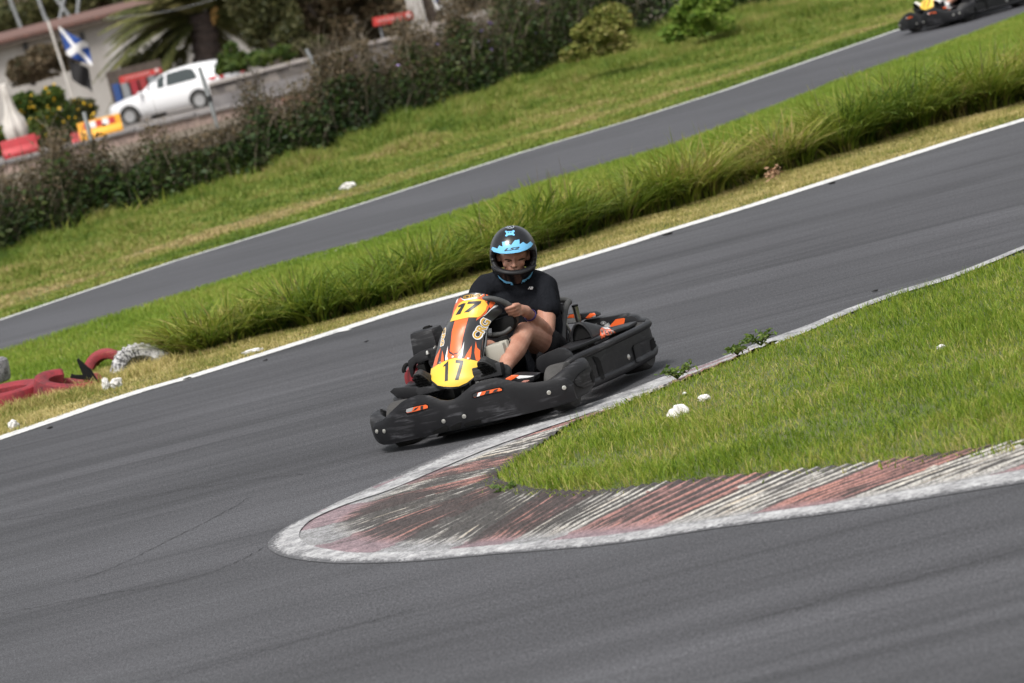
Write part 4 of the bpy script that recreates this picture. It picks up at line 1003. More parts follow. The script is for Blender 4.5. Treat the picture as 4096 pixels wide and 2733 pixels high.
crim = V(.222, .216, .580)
Lsh, Lel, Lwr = V(-.25, .260, .632), V(-.105, .243, .372), V(.095, .250, .532)
Rsh, Rel, Rwr = V(-.25, -.103, .712), V(-.04, -.24, .50), V(.13, -.165, .585)
def hand(cr, wr, s):
    """fist round the steering wheel rim: palm, four curled fingers of unequal length, thumb"""
    ch = []; Kc = cr + V(-.030, .030*s, .0)
    ch.append([(wr, .028), (wr*.5+Kc*.5+V(0, .004*s, 0), .034), (Kc, .026)])
    for i, (o, ln, r) in enumerate([(.036, 1.0, .0105), (.013, 1.08, .0110), (-.010, 1.0, .0105), (-.031, .84, .0092)]):
        q = WU*o; k = ln
        K = cr + V(-.022, .033*s, 0) + q*.95
        ch.append([(wr*.35+K*.65, .014), (K, .0135), (cr+V(.020*k, .026*s, 0)+q, r*1.1), (cr+V(.031*k, -.004*s, -.002)+q, r), (cr+V(.014*k, -.028*s, -.004)+q, r*.92), (cr+V(-.008, -.030*s, -.004)+q, r*.82)])
    T = WU*.034
    ch.append([(wr*.6+Kc*.4+WU*.015, .018), (cr+V(-.045, .012*s, .004)+T*.8, .0145), (cr+V(-.030, -.014*s, .002)+T, .0118), (cr+V(-.006, -.036*s, 0)+T*.75, .0100)])
    return ch
body = [
    [(V(-.34, .05, .22), .12), (V(-.31, .07, .42), .115), (V(-.28, .09, .60), .10), (V(-.265, .108, .70), .055), (HD(-.015, 0, -.07), .055)],
    [(Lsh, .062), (V(-.27, .10, .68), .07), (Rsh, .062)],
    [(Lsh, .060), (Lsh*.5+Lel*.5, .056), (Lel+V(-.008, 0, .02), .046), (Lel, .041), (Lel*.72+Lwr*.28, .0485), (Lel*.4+Lwr*.6, .040), (Lwr*.9+Lel*.1, .029), (Lwr, .028)],
    [(Rsh, .060), (Rel, .042), (Rel*.7+Rwr*.3, .046), (Rwr, .028)],
    [(V(-.32, .16, .235), .10), (V(-.12, .198, .332), .089), (V(.05, .205, .412), .068), (V(.118, .204, .437), .061), (V(.150, .202, .424), .056), (V(.20, .196, .402), .056), (V(.275, .188, .376), .063), (V(.38, .178, .340), .052), (V(.46, .170, .306), .038), (V(.50, .168, .28), .037)],
    [(V(-.32, -.05, .235), .10), (V(-.1, -.09, .33), .086), (V(.10, -.13, .40), .060), (V(.17, -.15, .39), .052), (V(.27, -.18, .36), .056), (V(.44, -.23, .31), .037), (V(.49, -.245, .285), .036)],
    # head
    [(HD(-.03, 0, .02), .092), (HD(.015, 0, .025), .080)], [(HD(.01, 0, -.01), .076), (HD(.035, 0, -.055), .058)], [(HD(.052, 0, -.085), .030), (HD(.060, 0, -.092), .026)],
    [(HD(.066, -.036, .018), .018), (HD(.082, 0, .020), .017), (HD(.066, .036, .018), .018)],
    [(HD(.060, -.040, -.034), .024), (HD(.060, -.038, -.036), .024)], [(HD(.060, .040, -.034), .024), (HD(.060, .038, -.036), .024)],
    [(HD(.090, 0, .006), .0085), (HD(.106, 0, -.022), .0105), (HD(.112, 0, -.034), .0125)], [(HD(.098, -.013, -.037), .009), (HD(.098, .013, -.037), .009)],
    [(HD(.086, -.018, -.058), .010), (HD(.091, 0, -.056), .011), (HD(.086, .018, -.058), .010)], [(HD(.084, -.015, -.070), .010), (HD(.088, 0, -.071), .011), (HD(.084, .015, -.070), .010)],
    [(HD(-.005, -.082, -.02), .016), (HD(-.015, -.084, .01), .014)], [(HD(-.005, .082, -.02), .016), (HD(-.015, .084, .01), .014)],
] + hand(crim, Lwr, 1) + hand(V(.228, -.118, .585), Rwr, -1)
person = fuse(body, 'person', .0048, 3, M_SKIN, mat4=KM)
tag(person, 'driver in black t-shirt, shorts and blue-and-black helmet, left hand on the wheel of kart 17', 'person', 'drivers of the karts')
def wrinkle(amp, f, sd=0):
    r = np.random.default_rng(sd); ks = r.normal(0, f, (7, 3)); ph = r.uniform(0, 6.28, 7)
    return lambda co: amp*sum(np.sin(co @ k + p) for k, p in zip(ks, ph))/2.6
Lhem = Lsh*.56+Lel*.44+V(-.006, .012, 0); Rhem = Rsh*.5+Rel*.5
shirt = fuse([[(V(-.36, .06, .19), .145), (V(-.33, .07, .36), .150), (V(-.295, .085, .53), .138)],
              [(V(-.275, .175, .545), .122), (V(-.27, .10, .60), .105), (V(-.28, .0, .60), .112)], [(V(-.30, .165, .36), .10), (V(-.28, .175, .52), .105)], [(V(-.30, -.03, .38), .105), (V(-.28, -.01, .58), .10)],
              [(Lsh+V(0, -.004, .002), .073), (V(-.265, .185, .664), .084), (V(-.265, .105, .692), .086), (V(-.26, 0, .708), .084), (Rsh, .073)],
              [(Lsh, .072), (Lhem*.6+Lsh*.4, .075), (Lhem, .076)], [(Rsh, .074), (Rhem, .070)]], 'shirt', .007, 5, M_SHIRT, person, disp=wrinkle(.0045, 24, 3))
shorts = fuse([[(V(-.34, .14, .21), .115), (V(-.34, -.03, .21), .115)], [(V(-.33, .165, .235), .115), (V(-.13, .205, .322), .104)], [(V(-.33, -.05, .235), .115), (V(-.08, -.095, .335), .100)]], 'shorts', .008, 4, M_SHORT, person, disp=wrinkle(.003, 24, 5))
# shoes with treaded soles
def shoe(ank, heel, ball, toe, side):
    ank, heel, ball, toe = map(lambda q: V(*q), (ank, heel, ball, toe)); w_ = V(0, 1, 0)
    ax = nrm(toe-heel); nrm_ = nrm(np.cross(ax, w_)); nrm_ = nrm_ if nrm_[0] > 0 else -nrm_
    up_ = -nrm_
    o = fuse([[(ank, .046), (ank*.5+heel*.5+up_*.01, .046)], [(heel+up_*.035, .036), (ball+up_*.034+w_*.012, .036), (toe+up_*.026, .030)], [(ball+up_*.03-w_*.014, .034), (toe+up_*.024-w_*.006, .028)], [(ank, .042), (ball+up_*.045, .036)]], 'shoe', .005, 3, M_SHOE, person)
    mb = MB(); out = []
    for k in range(28):
        a = 2*math.pi*k/28; L = np.linalg.norm(toe-heel)/2+.042; c_ = (heel+toe)/2
        wd = .043+.006*math.cos(a); out.append(c_ + ax*L*math.cos(a) + w_*wd*math.copysign(abs(math.sin(a))**.8, math.sin(a)))
    plate(mb, out, nrm_*.012); so_ = mb.build('sole', M_SOLE, o, bevel=.003)
    mb = MB(); Rm = np.stack([ax, w_, np.cross(ax, w_)], 1)
    for i in range(-5, 6):
        for j in (-1, 0, 1):
            p = (heel+toe)/2 + ax*i*.021 + w_*(j*.026+(.006 if i % 2 else -.004)) + nrm_*.0135
            if abs(i) == 5 and j: continue
            box(mb, p, (.0135, .020, .006), Rm)
    mb.build('sole_tread', M_BLK, o, smooth=False)
shoe((.492, .170, .285), (.555, .168, .235), (.635, .142, .325), (.655, .135, .365), 1)
shoe((.485, -.247, .29), (.555, -.252, .25), (.622, -.262, .335), (.642, -.266, .375), -1)
mb = MB(); ax = nrm(Lwr-Lel); lathe(mb, [(.0335, -.007), (.0365, -.004), (.0365, .004), (.0335, .007)], Lwr*.93+Lel*.07, ax, 24, close=True); mb.build('wristband', M_BAND2, person)

# --- helmet
NA, NZh = 96, 60; vs = []; grid = {}
def hp(az, t):
    ca, sa = math.cos(az), math.sin(az)
    zb = -.105 - .042*max(0, ca)**1.6
    u = zb + (.168-zb)*t
    if u > 0: s = max(0, 1-(u/.168)**2.15)**.5
    else: s = 1 - (.30*max(0, ca)**.5*0 + .26)*(u/.147)**2
    lf = .168 if ca > 0 else .165
    n = 2.25; r = (abs(ca/lf)**n + abs(sa/(.136))**n)**(-1/n)
    nar = 1.0
    if u < 0 and ca > 0: nar = 1 - .16*(u/.147)**2
    return HD(ca*r*s - .008, sa*r*s*nar, u)
def port(az, t):
    zb = -.105 - .042*max(0, math.cos(az))**1.6; u = zb+(.168-zb)*t
    az = (az+math.pi) % (2*math.pi)-math.pi
    dip = .016*(az/R_(70))**2
    return abs(az/R_(66))**3.2 + abs((u+.002-.5*dip)/(.060-.2*dip))**2.6 < 1
shell = MB(); fullv = []; fullf = []; ff = []
for j in range(NZh+1):
    for i in range(NA): fullv.append(hp(2*math.pi*i/NA, (j/NZh)**.9))
for j in range(NZh):
    for i in range(NA):
        i2 = (i+1) % NA; q = (j*NA+i, j*NA+i2, (j+1)*NA+i2, (j+1)*NA+i); fullf.append(q)
        if not port(2*math.pi*(i+.5)/NA, ((j+.5)/NZh)**.9): ff.append(q)
shell.add(fullv, ff); helm = shell.build('helmet', [M_HELM, M_PAD, M_PL], person, angle=60)
md = helm.modifiers.new('t', 'SOLIDIFY'); md.thickness = .026; md.offset = -1; md.material_offset = 1; md.material_offset_rim = 2
hb = BVHTree.FromPolygons([Vector(q) for q in fullv], fullf)
HZ = lambda a, b: (1850+a*.3189, 850+b*.3189)
d = MB(); H_ = lambda q, off, mi: decal(d, hb, zz(HZ, q), off, mi, 6)
H_([(362, 462), (380, 433), (440, 455), (462, 415), (505, 432), (498, 372), (550, 366), (608, 414), (655, 352), (712, 341), (716, 402), (758, 372), (805, 400), (850, 366), (884, 396), (860, 432), (800, 470), (720, 498), (640, 512), (560, 518), (470, 514), (395, 496)], .0015, 0)
d.build('helmet_band', [M_BLUE], helm); d = MB(); H_([(440, 782), (500, 838), (560, 866), (618, 872), (645, 925), (600, 918), (520, 872), (465, 826)], .0015, 0)
d.build('chin_flash', [M_BLUE], helm); d = MB(); H_([(884, 730), (872, 770), (845, 822), (796, 872), (738, 900), (748, 848), (796, 832), (840, 790)], .0015, 0)
d.build('chin_flash', [M_BLUE], helm)
d = MB(); onto(d, hb, *text2d('LS2', zz(HZ, [(520, 488), (708, 462), (716, 430), (530, 455)]), .03, .25, 5), .003, 0); d.build('helmet_lettering', [M_INK], helm)
d = MB(); H_ = lambda q, off, mi: decal(d, hb, zz(HZ, q), off, mi, 5)
H_([(533, 240), (548, 230), (560, 240), (625, 236), (630, 226), (650, 228), (656, 245), (640, 256), (642, 270), (656, 276), (652, 292), (632, 292), (624, 284), (566, 290), (560, 304), (542, 302), (536, 288), (550, 276), (546, 256)], .0015, 0)
H_([(568, 250), (582, 250), (582, 262), (568, 262)], .0025, 1); H_([(600, 248), (614, 248), (614, 260), (600, 260)], .0025, 1)
d.build('skull_emblem', [M_BLUE, M_INK], helm)
d = MB(); ring = [(593+55*math.cos(a), 183+22*math.sin(a)) for a in np.linspace(0, 6.28, 24, endpoint=False)]; H_(ring, .0015, 0)
H_([(593+45*math.cos(a), 184+16*math.sin(a)) for a in np.linspace(0, 6.28, 24, endpoint=False)], .0022, 1); H_([(565, 195), (590, 180), (622, 192), (615, 197), (590, 187), (572, 199)], .003, 0); d.build('crown_badge', [mat('badge_grey', (.35, .40, .45), .4), M_HELM], helm)
mb = MB()
for s in (-1, 1): lathe(mb, [(.0001, .006), (.016, .005), (.020, .001), (.020, -.012)], HD(.0, .124*s, .028), hl*s, 18); mb.build('visor_pivot', M_PL, helm); mb = MB()
mb = MB(); tube(mb, [HD(.160*math.cos(a), .138*math.sin(a)*.98, -.066+.02*(a/1.15)**2) for a in np.linspace(-1.15, 1.15, 24)], .008, 8); mb.build('chin_trim', M_PL, helm)
# face details
pb = bvh_of([person]); F2 = lambda q, off=.002: decal(d, pb, zz(HZ, q), off, 0, 5)
d = MB(); F2([(522, 592), (556, 578), (612, 592), (616, 606), (560, 596), (530, 604)], .003); d.build('eyebrow', M_HAIR, person)
d = MB(); F2([(698, 592), (738, 570), (778, 566), (776, 580), (736, 586), (704, 606)], .003); d.build('eyebrow', M_HAIR, person)
d = MB(); F2([(550, 613), (578, 604), (606, 612), (580, 621)]); d.build('eye', M_EYE, person)
d = MB(); F2([(712, 599), (740, 588), (768, 592), (744, 603)]); d.build('eye', M_EYE, person)
d = MB(); F2([(592, 742), (628, 722), (665, 727), (702, 716), (746, 722), (760, 748), (690, 754), (610, 758)], .002); d.build('moustache', M_HAIR, person)
cap_ = fuse([[(HD(.015, -.050, .045), .040), (HD(.050, -.052, .036), .026), (HD(.074, -.030, .046), .016)], [(HD(-.02, 0, .045), .088), (HD(0, 0, .05), .082)]], 'head_sock', .005, 3, M_WHITE, person)
# shirt badge
sb = bvh_of([shirt]); d = MB(); onto(d, sb, *text2d('NB', zz(HZ, [(820, 962), (885, 966), (893, 932), (840, 926)]), .05, .2, 5), .004, 0); d.build('shirt_logo', [M_WHT], shirt)
SLV = [o for o in (person,)]

# ================================================================== second kart, far down the other track
def copy_tree(o, parent=None):
    c = o.copy(); COL.objects.link(c)
    if parent is not None: c.parent = parent
    for ch in list(o.children): copy_tree(ch, c)
    return c
pf = G(3640, 138); yaw2 = 50
K2 = m4(rotm(yaw2, 0), (0, 0, 0)); nose = np.array(rotm(yaw2, 0) @ V(.80, -.35, 0)); o2 = pf - nose; K2 = m4(rotm(yaw2, 0), o2)
k2 = copy_tree(kart); k2.matrix_world = K2; k2['label'] = 'second black kart with yellow nose panel, on the far track at the top right corner'
p2 = copy_tree(person); p2.matrix_world = K2; p2['label'] = 'driver in white socks and shoes in the kart on the far track'
for ch in p2.children:
    if ch.name.startswith('shoe'): 
        ch.material_slots[0].link = 'OBJECT'; ch.material_slots[0].material = M_WHITE
# ================================================================== BACKGROUND
def onto_dir(mb, bvh, poly, fn, dirv, off, mi=0, g=.08):
    v2, f2 = flat2d(poly, g); out = []; ok = []
    for a, b in v2:
        o = Vector(fn(a, b)); h = bvh.ray_cast(o, Vector(dirv)); ok.append(h[0] is not None)
        out.append((0, 0, 0) if h[0] is None else h[0] - Vector(dirv)*off)
    fs = [f for f in f2 if all(ok[i] for i in f)]; used = sorted({i for f in fs for i in f}); ix = {i: k for k, i in enumerate(used)}
    mb.add([out[i] for i in used], [tuple(ix[i] for i in f) for f in fs], mi)
M_GLASS = mat('car_glass', (.035, .045, .045), .08, 0, .6); M_CAR = mat('white_car_paint', (.72, .72, .73), .25, 0, .5); M_LAMP = mat('red_lamp', (.45, .01, .015), .2)
M_PLAST = noisy('whitewash', (.42, .40, .375), (.29, .27, .25), .6, .85, stretch=(1, 1, .35)); M_TERRA = noisy('roof_tile', (.17, .085, .065), (.10, .06, .05), 3, .85, stretch=(6, 1, 1))
M_STONE = mat('dark_stone', (.09, .08, .075), .9); t = NT(M_STONE); vo = t.n('ShaderNodeTexVoronoi'); vo.inputs['Scale'].default_value = 2.6; t.link(t.co((1, 1, 1.6)), vo.inputs['Vector'])
t.col(t.mix(t.ramp(vo.outputs['Color'], [(.2, 0), (.8, 1)]), (.050, .044, .042), (.17, .15, .135))); t.bump(vo.outputs['Distance'], .6, .1)
M_CAP = noisy('cap_stone', (.36, .33, .30), (.24, .21, .20), 1.5, .9); M_RUBBLE = noisy('pink_rubble', (.34, .25, .215), (.20, .15, .13), 2.2, .95, bump=.8, bscale=7)
M_BRICKY = noisy('old_brick', (.30, .14, .085), (.22, .11, .08), 4, .9); M_KERBST = noisy('road_edge', (.22, .205, .20), (.15, .14, .14), 1.2, .9)
M_RSIGN = mat('red_sign', (.48, .035, .028), .55); M_REDP = noisy('red_plastic', (.46, .030, .040), (.36, .028, .035), 2, .55); M_YPL = mat('yellow_plastic', (.78, .36, .02), .5)
M_GALV = noisy('galvanised_post', (.33, .34, .35), (.24, .25, .26), 6, .55, metal=.3); M_CANV = noisy('parasol_canvas', (.62, .59, .55), (.46, .43, .39), 3, .9)
M_BARK = noisy('bark', (.055, .042, .034), (.095, .075, .06), 9, .95, bump=.8); M_PALMT = noisy('palm_trunk', (.040, .030, .026), (.085, .062, .052), 7, .95, bump=1.0, bscale=9)
B_DARK = bladed('dark_hedge_leaf', [(.009, .022, .005), (.020, .045, .009), (.042, .074, .014), (.075, .095, .024)], ns=.6, trans=.2)
B_BROWN = bladed('brown_hedge_leaf', [(.032, .036, .014), (.070, .054, .026), (.115, .082, .046), (.17, .125, .075)], ns=.6, trans=.2)
B_TWIG = bladed('dry_twig', [(.06, .048, .034), (.11, .088, .062), (.17, .14, .10), (.20, .17, .12)], ns=.6)
B_OLIVE = bladed('olive_leaf', [(.028, .034, .012), (.055, .062, .020), (.090, .090, .032), (.13, .115, .05)], ns=.4)
B_GREEN = bladed('green_leaf', [(.022, .045, .010), (.045, .085, .014), (.080, .120, .022), (.12, .15, .03)], ns=.6)
B_PALM = bladed('palm_leaf', [(.045, .055, .018), (.095, .105, .032), (.17, .165, .058), (.27, .235, .10)], ns=.5)
B_LIME = bladed('lime_leaf', [(.06, .12, .012), (.11, .19, .02), (.17, .25, .035), (.24, .29, .06)], ns=1.5, trans=.35); B_LIME2 = bladed('straw_leaf', [(.08, .11, .02), (.16, .18, .035), (.24, .235, .06), (.33, .28, .11)], ns=1.5, trans=.3)
M_PETAL = mat('yellow_petal', (.80, .50, .02), .6); M_PURP = mat('purple_petal', (.35, .26, .60), .6)

# --- hedge and scrub along the far fence
HBASE = [(-400, 1200), (-150, 1125), (0, 1060), (200, 985), (348, 930), (560, 868), (784, 806), (960, 752), (1134, 698), (1298, 645), (1438, 600), (1532, 545), (1672, 500), (1766, 462), (1883, 425), (2100, 350), (2266, 288), (2580, 190), (2900, 100), (3300, -15), (3700, -140)]
HT = [(-400, 1.0), (0, 1.05), (348, 1.18), (700, 1.22), (960, 1.18), (1134, 1.15), (1298, 1.2), (1438, 1.12), (1560, 1.22), (1766, 1.32), (1950, 1.5), (2266, 2.3), (3700, 2.4)]
hw = resample(ext(gp(HBASE), 12, 8), 400); hx = []
for p in hw:
    d = p-EYE; zq = d @ FW; u = UC+FPX*d[0]/zq; v = VC-FPX*(d @ UP)/zq; hx.append(u*cr+v*sr)
hx = np.array(hx); hh_ = np.interp(hx, [q[0] for q in HT], [q[1] for q in HT]); HWa = np.array(hw)
def hedge_pts(n, lo, hi, d0, d1, bias=1.0, seed=0):
    k = RNG.uniform(0, 398.9, n); i0 = k.astype(int); fr = (k-i0)[:, None]; P = HWa[i0]*(1-fr)+HWa[i0+1]*fr; H = hh_[i0]
    lump = .5+.95*vnoise(np.c_[k*.30, k*0], 1.0, 41)*vnoise(np.c_[k*.9, k*0], 1.0, 42)*1.7+RNG.normal(0, .09, n)
    z = (lo+(hi-lo)*RNG.random(n)**bias)*H*np.clip(lump, .72, 1.3); dep = d0+(d1-d0)*RNG.random(n)
    dep = dep + .75*(z/np.maximum(H, .1))**1.5
    return np.c_[P[:, 0]+RNG.normal(0, .1, n), P[:, 1]+dep, z+.0], hx[i0]
hedge = empty('hedge'); hedge.location = hw[200]; hp_ = Vector(hw[200])
P, X = hedge_pts(190000, 0, .80, 0, 1.6, 1.1); keep = infield_of(P, 0, 900); P = P[keep]
leaves(P-np.array(hp_), .050, B_DARK, 'foliage', hedge)
P, X = hedge_pts(250000, .15, 1.05, .0, 1.7, .7); rel_ = P[:, 2]/np.interp(X, [q[0] for q in HT], [q[1] for q in HT])
pr = np.clip((rel_-.45)*1.7, .02, 1)*(.25+1.2*vnoise(np.c_[P[:, 0], P[:, 2]*1.5], 1.3, 61))*np.interp(X, [0, 600, 1300, 1500, 1800, 2400], [1, 1, .85, .6, .45, .8])
keep = infield_of(P, 0, 900) & (RNG.random(len(P)) < pr); P = P[keep]
leaves(P-np.array(hp_), .036, B_BROWN, 'dry_foliage', hedge)
P, X = hedge_pts(22000, .35, 1.2, .0, 1.5); keep = infield_of(P, 0, 900); P = P[keep]; mb = MB()
bt_ = blades('twig', P-np.array(hp_)-[0, 0, .35], RNG.uniform(.3, .85, len(P)), .013, 3, B_TWIG, .5); bt_.parent = hedge
P, X = hedge_pts(90, .55, .95, -.05, .3); keep = infield_of(P, 0, 900) & (X > 1500); leaves(P[keep]-np.array(hp_), .06, M_PURP, 'blossom', hedge)
tag(hedge, 'overgrown dark hedge with brown dry tops running along beyond the far track', 'hedge')
def shrub(name, px, Y, r, h, m, n, size, label, cat='shrub', group=None, z0=None, trunk=True, flowers=None, seed=1, flat=1.0):
    p = AY(px[0], px[1], Y); z0 = p[2] if z0 is None else z0; e = empty(name); e.location = (p[0], Y, z0)
    rg = np.random.default_rng(seed); nb = 9; nb = 14; C = np.c_[rg.normal(0, r*.42, nb), rg.normal(0, r*.35, nb), rg.uniform(.08 if trunk != 'tree' else .4, .78, nb)*h]; rr = rg.uniform(.25, .5, nb)
    k = rg.integers(0, nb, n); d = rg.normal(0, 1, (n, 3)); d /= np.linalg.norm(d, axis=1)[:, None]; s = rg.random(n)**.45
    P = C[k] + d*(s*rr[k])[:, None]*np.array([r, r, h*.62*flat]); P[:, 2] = np.abs(P[:, 2])
    leaves(P, size, m, 'foliage', e)
    if trunk:
        mb = MB()
        for q in range(4):
            a = rg.uniform(0, 6.28); tube(mb, [(0, 0, -.1), (.1*math.cos(a)*r, .1*math.sin(a)*r, h*.35), (.4*r*math.cos(a), .4*r*math.sin(a), h*.75)], [.05*r+.02, .035*r+.01, .01], 6)
        mb.build('branch', M_BARK, e)
    if flowers:
        f = rg.choice(n, flowers); leaves(P[f]*1.03+np.array([0, -.05, 0]), .085, M_PETAL, 'blossom', e, stretch=1.1)
    tag(e, label, cat, group); return e
shrub('shrub', (2810, 140), 66, .8, .85, B_LIME, 6000, .05, 'rounded bright green shrub on the rough grass before the hedge, near the far kart', trunk=False)
shrub('shrub', (2420, 215), 63, .8, .8, B_LIME2, 6000, .05, 'yellowish straw-green shrub at the foot of the hedge, left of the bright green shrub', trunk=False)

# --- low wall beyond the hedge, road edge on its top
def wallrun(name, pts, Y, zb, zt, th, m, label, cat, cap=None, capm=None):
    a, b = AY(*pts[0], Y), AY(*pts[1], Y); e = empty(name); e.location = ((a[0]+b[0])/2, Y, zb)
    mb = MB(); L = b[0]-a[0]; box(mb, (0, th/2, (zt-zb)/2), (L, th, zt-zb)); mb.build('wall_face', m, e, bevel=.02)
    if cap:
        mb = MB(); x = -L/2
        while x < L/2:
            wl = random.uniform(.5, 1.3); box(mb, (x+wl/2, th/2-.02, zt-zb+cap/2+random.uniform(-.02, .02)), (wl-.03, th+.12, cap)); x += wl
        mb.build('coping', capm, e, bevel=.03)
    tag(e, label, cat); return e
wr = wallrun('roadside_wall', ((-260, 640), (1640, 240)), 100, -.95, .18, .5, M_RUBBLE, 'pinkish rubble wall with a grey coping along the road behind the hedge', 'wall', .10, M_KERBST)
mb = MB()
for px, wd in ((1370, .55), (1150, .5)):
    p = AY(px, 330, 100); box(mb, (p[0]-wr.location[0], -.015, .55), (wd, .05, 1.0))
mb.build('brick_patch', M_BRICKY, wr)
w2 = wallrun('garden_wall', ((830, 330), (1610, 140)), 118, -.5, .56, .5, M_STONE, 'low dark stone garden wall with pale coping stones behind the roadside wall', 'wall', .11, M_CAP)
pl = MB(); p = AY(830, 330, 118); q = AY(1610, 140, 118); box(pl, (0, -.08, .36), (q[0]-p[0], .16, .72)); pl.build('plinth', M_KERBST, w2)
w3 = wallrun('garden_wall', ((1590, 150), (2200, 20)), 119.5, -.5, .75, .4, M_CAP, 'pale rendered wall by the gate pillars, mostly behind the hedge', 'wall')

# --- fence posts
def post(pts, Y, r, label):
    P = [AY(x, y, Y) for x, y in pts]; e = empty('fence_post'); e.location = P[-1]; o = P[-1]
    foot = P[-1] + (P[-1]-P[-2])*1.0; foot[2] = min(foot[2], -.6); mb = MB(); tube(mb, [p-o for p in P]+[foot-o], r, 10); mb.build('post_tube', M_GALV, e)
    if len(pts) > 2:
        mb = MB(); lathe(mb, [(r*1.35, -.05), (r*1.35, .05)], P[1]-o, P[0]-P[1], 10); mb.build('clamp', M_INK, e)
    tag(e, label, 'fence post', 'fence posts along the hedge')
post([(1224, 196), (1284, 312), (1336, 420)], 66, .036, 'grey steel fence post with a clamp, leaning in front of the stone garden wall')
post([(797, 270), (838, 395), (872, 520), (906, 650)], 66, .036, 'grey steel fence post rising in front of the white car tail')
post([(336, 448), (366, 575), (400, 760)], 64, .036, 'grey steel fence post in front of the yellow barrier')
post([(1795, -30), (1822, 70), (1855, 190)], 71, .040, 'grey steel fence post right of the gate pillars')

rd = MB(); rd.add([(-60, 101.2, -.46), (60, 101.2, -.46), (60, 117.6, -.46), (-60, 117.6, -.46)], [(0, 1, 2, 3)]); tag(rd.build('road', noisy('road_asphalt', (.11, .10, .098), (.16, .15, .145), 1.5, .9), smooth=False), kind='structure')
rd = MB(); p_ = AY(300, 480, 138); rd.add([(p_[0]-9, 126, -.475), (p_[0]+11, 126, -.475), (p_[0]+11, 150, -.475), (p_[0]-9, 150, -.475)], [(0, 1, 2, 3)]); tag(rd.build('forecourt', noisy('forecourt_ground', (.15, .135, .125), (.21, .19, .175), 1.5, .9), smooth=False), kind='structure')
# --- white estate car on the road
car = empty('parked_car'); cw = AY(800, 440, 138); cz = cw[2]
mb = MB(); ST = [(2.20, .36, .68, .70, .60, .55), (2.12, .26, .78, .80, .80, .72), (1.95, .22, .84, .88, .87, .78), (1.5, .20, .92, .96, .90, .80), (1.0, .20, .97, 1.02, .90, .80), (.88, .20, .98, 1.06, .90, .76), (.50, .20, .98, 1.29, .90, .70), (.05, .20, .99, 1.49, .90, .64), (-.3, .20, 1.0, 1.56, .90, .63), (-.9, .20, 1.01, 1.585, .90, .63), (-1.5, .20, 1.03, 1.54, .90, .62), (-1.85, .22, 1.05, 1.46, .89, .60), (-2.02, .26, 1.05, 1.22, .87, .64), (-2.14, .30, 1.02, 1.06, .85, .70), (-2.20, .36, .92, .95, .80, .72)]
vs = []; NR = 16
for x, zl, zb_, zt_, w_, wr_ in ST:
    half = [(0, zl), (w_*.86, zl), (w_*.985, zl+.14), (w_, (zl+zb_)*.5), (w_*.985, zb_-.06), (w_*.96, zb_), (wr_, zt_-.05), (wr_*.82, zt_), (0, zt_+.015)]
    vs += [(x, a, b) for a, b in half] + [(x, -a, b) for a, b in reversed(half[1:-1])]
mb.add(vs, [(i*NR+k, i*NR+(k+1) % NR, (i+1)*NR+(k+1) % NR, (i+1)*NR+k) for i in range(len(ST)-1) for k in range(NR)] + [tuple(range(NR)), tuple((len(ST)-1)*NR+k for k in range(NR))])
cb = mb.build('body', M_CAR, car, angle=50); cbv = bvh_of([cb])
for s in (1, -1):
    L = lambda a, b: (a, 3*s, b); dr = (0, -s, 0)
    d = MB(); onto_dir(d, cbv, [(.74, 1.04), (.12, 1.42), (-.12, 1.47), (-.14, 1.05)], L, dr, .008); d.build('front_window', M_GLASS, car)
    d = MB(); onto_dir(d, cbv, [(-.22, 1.05), (-.20, 1.475), (-.95, 1.50), (-1.22, 1.44), (-1.42, 1.12), (-1.30, 1.08)], L, dr, .008); d.build('rear_side_window', M_GLASS, car)
    for xc in (1.36, -1.34):
        d = MB(); onto_dir(d, cbv, [(xc+.40*math.cos(a), .33+.40*math.sin(a)) for a in np.linspace(-.35, math.pi+.35, 22)], L, dr, .006); d.build('wheel_arch', M_BLK, car)
        wm = MB(); lathe(wm, [(.21, -.1), (.32, -.105), (.345, -.07), (.345, .07), (.32, .105), (.21, .1)], (xc, .83*s, .335), (0, 1, 0), 24, close=True); wo = wm.build('wheel', M_RUB, car)
        wm = MB(); lathe(wm, [(.0001, .07*s), (.08, .08*s), (.20, .085*s), (.215, .03*s)], (xc, .84*s, .335), (0, 1, 0), 20); wm.build('rim', M_GREYV, wo)
    d = MB(); onto_dir(d, cbv, [(-1.98, .90), (-2.10, .94), (-2.12, 1.04), (-1.80, 1.0)], L, dr, .012); d.build('tail_light', M_LAMP, car)
    d = MB(); onto_dir(d, cbv, [(s*.52, .88), (s*.78, .88), (s*.78, 1.0), (s*.52, 1.0)], lambda a, b: (-4, a, b), (1, 0, 0), .012); d.build('tail_light', M_LAMP, car)
    mm = MB(); box(mm, (.72, .98*s, 1.03), (.12, .18, .12)); mm.build('door_mirror', M_CAR, car, bevel=.03)
d = MB(); onto_dir(d, cbv, [(-.56, 1.14), (.56, 1.14), (.50, 1.40), (-.50, 1.40)], lambda a, b: (-4, a, b), (1, 0, 0), .01); d.build('rear_window', M_GLASS, car)
d = MB(); onto_dir(d, cbv, [(-.26, .72), (.26, .72), (.26, .83), (-.26, .83)], lambda a, b: (-4, a, b), (1, 0, 0), .01); d.build('number_plate', M_WHT, car)
d = MB(); onto_dir(d, cbv, [(-.7, .40), (.7, .40), (.7, .52), (-.7, .52)], lambda a, b: (-4, a, b), (1, 0, 0), .01); d.build('rear_trim', M_GREYV, car)
ca = 180-30
car.rotation_euler = (0, 0, R_(ca)); car.scale = (1.14, 1.05, 1.03); off = rz(ca) @ V(-1.34, .8, 0); car.location = (cw[0]-off[0], cw[1]-off[1], cz)
tag(car, 'white hatchback car parked on the road beyond the hedge, tail to the right', 'car')

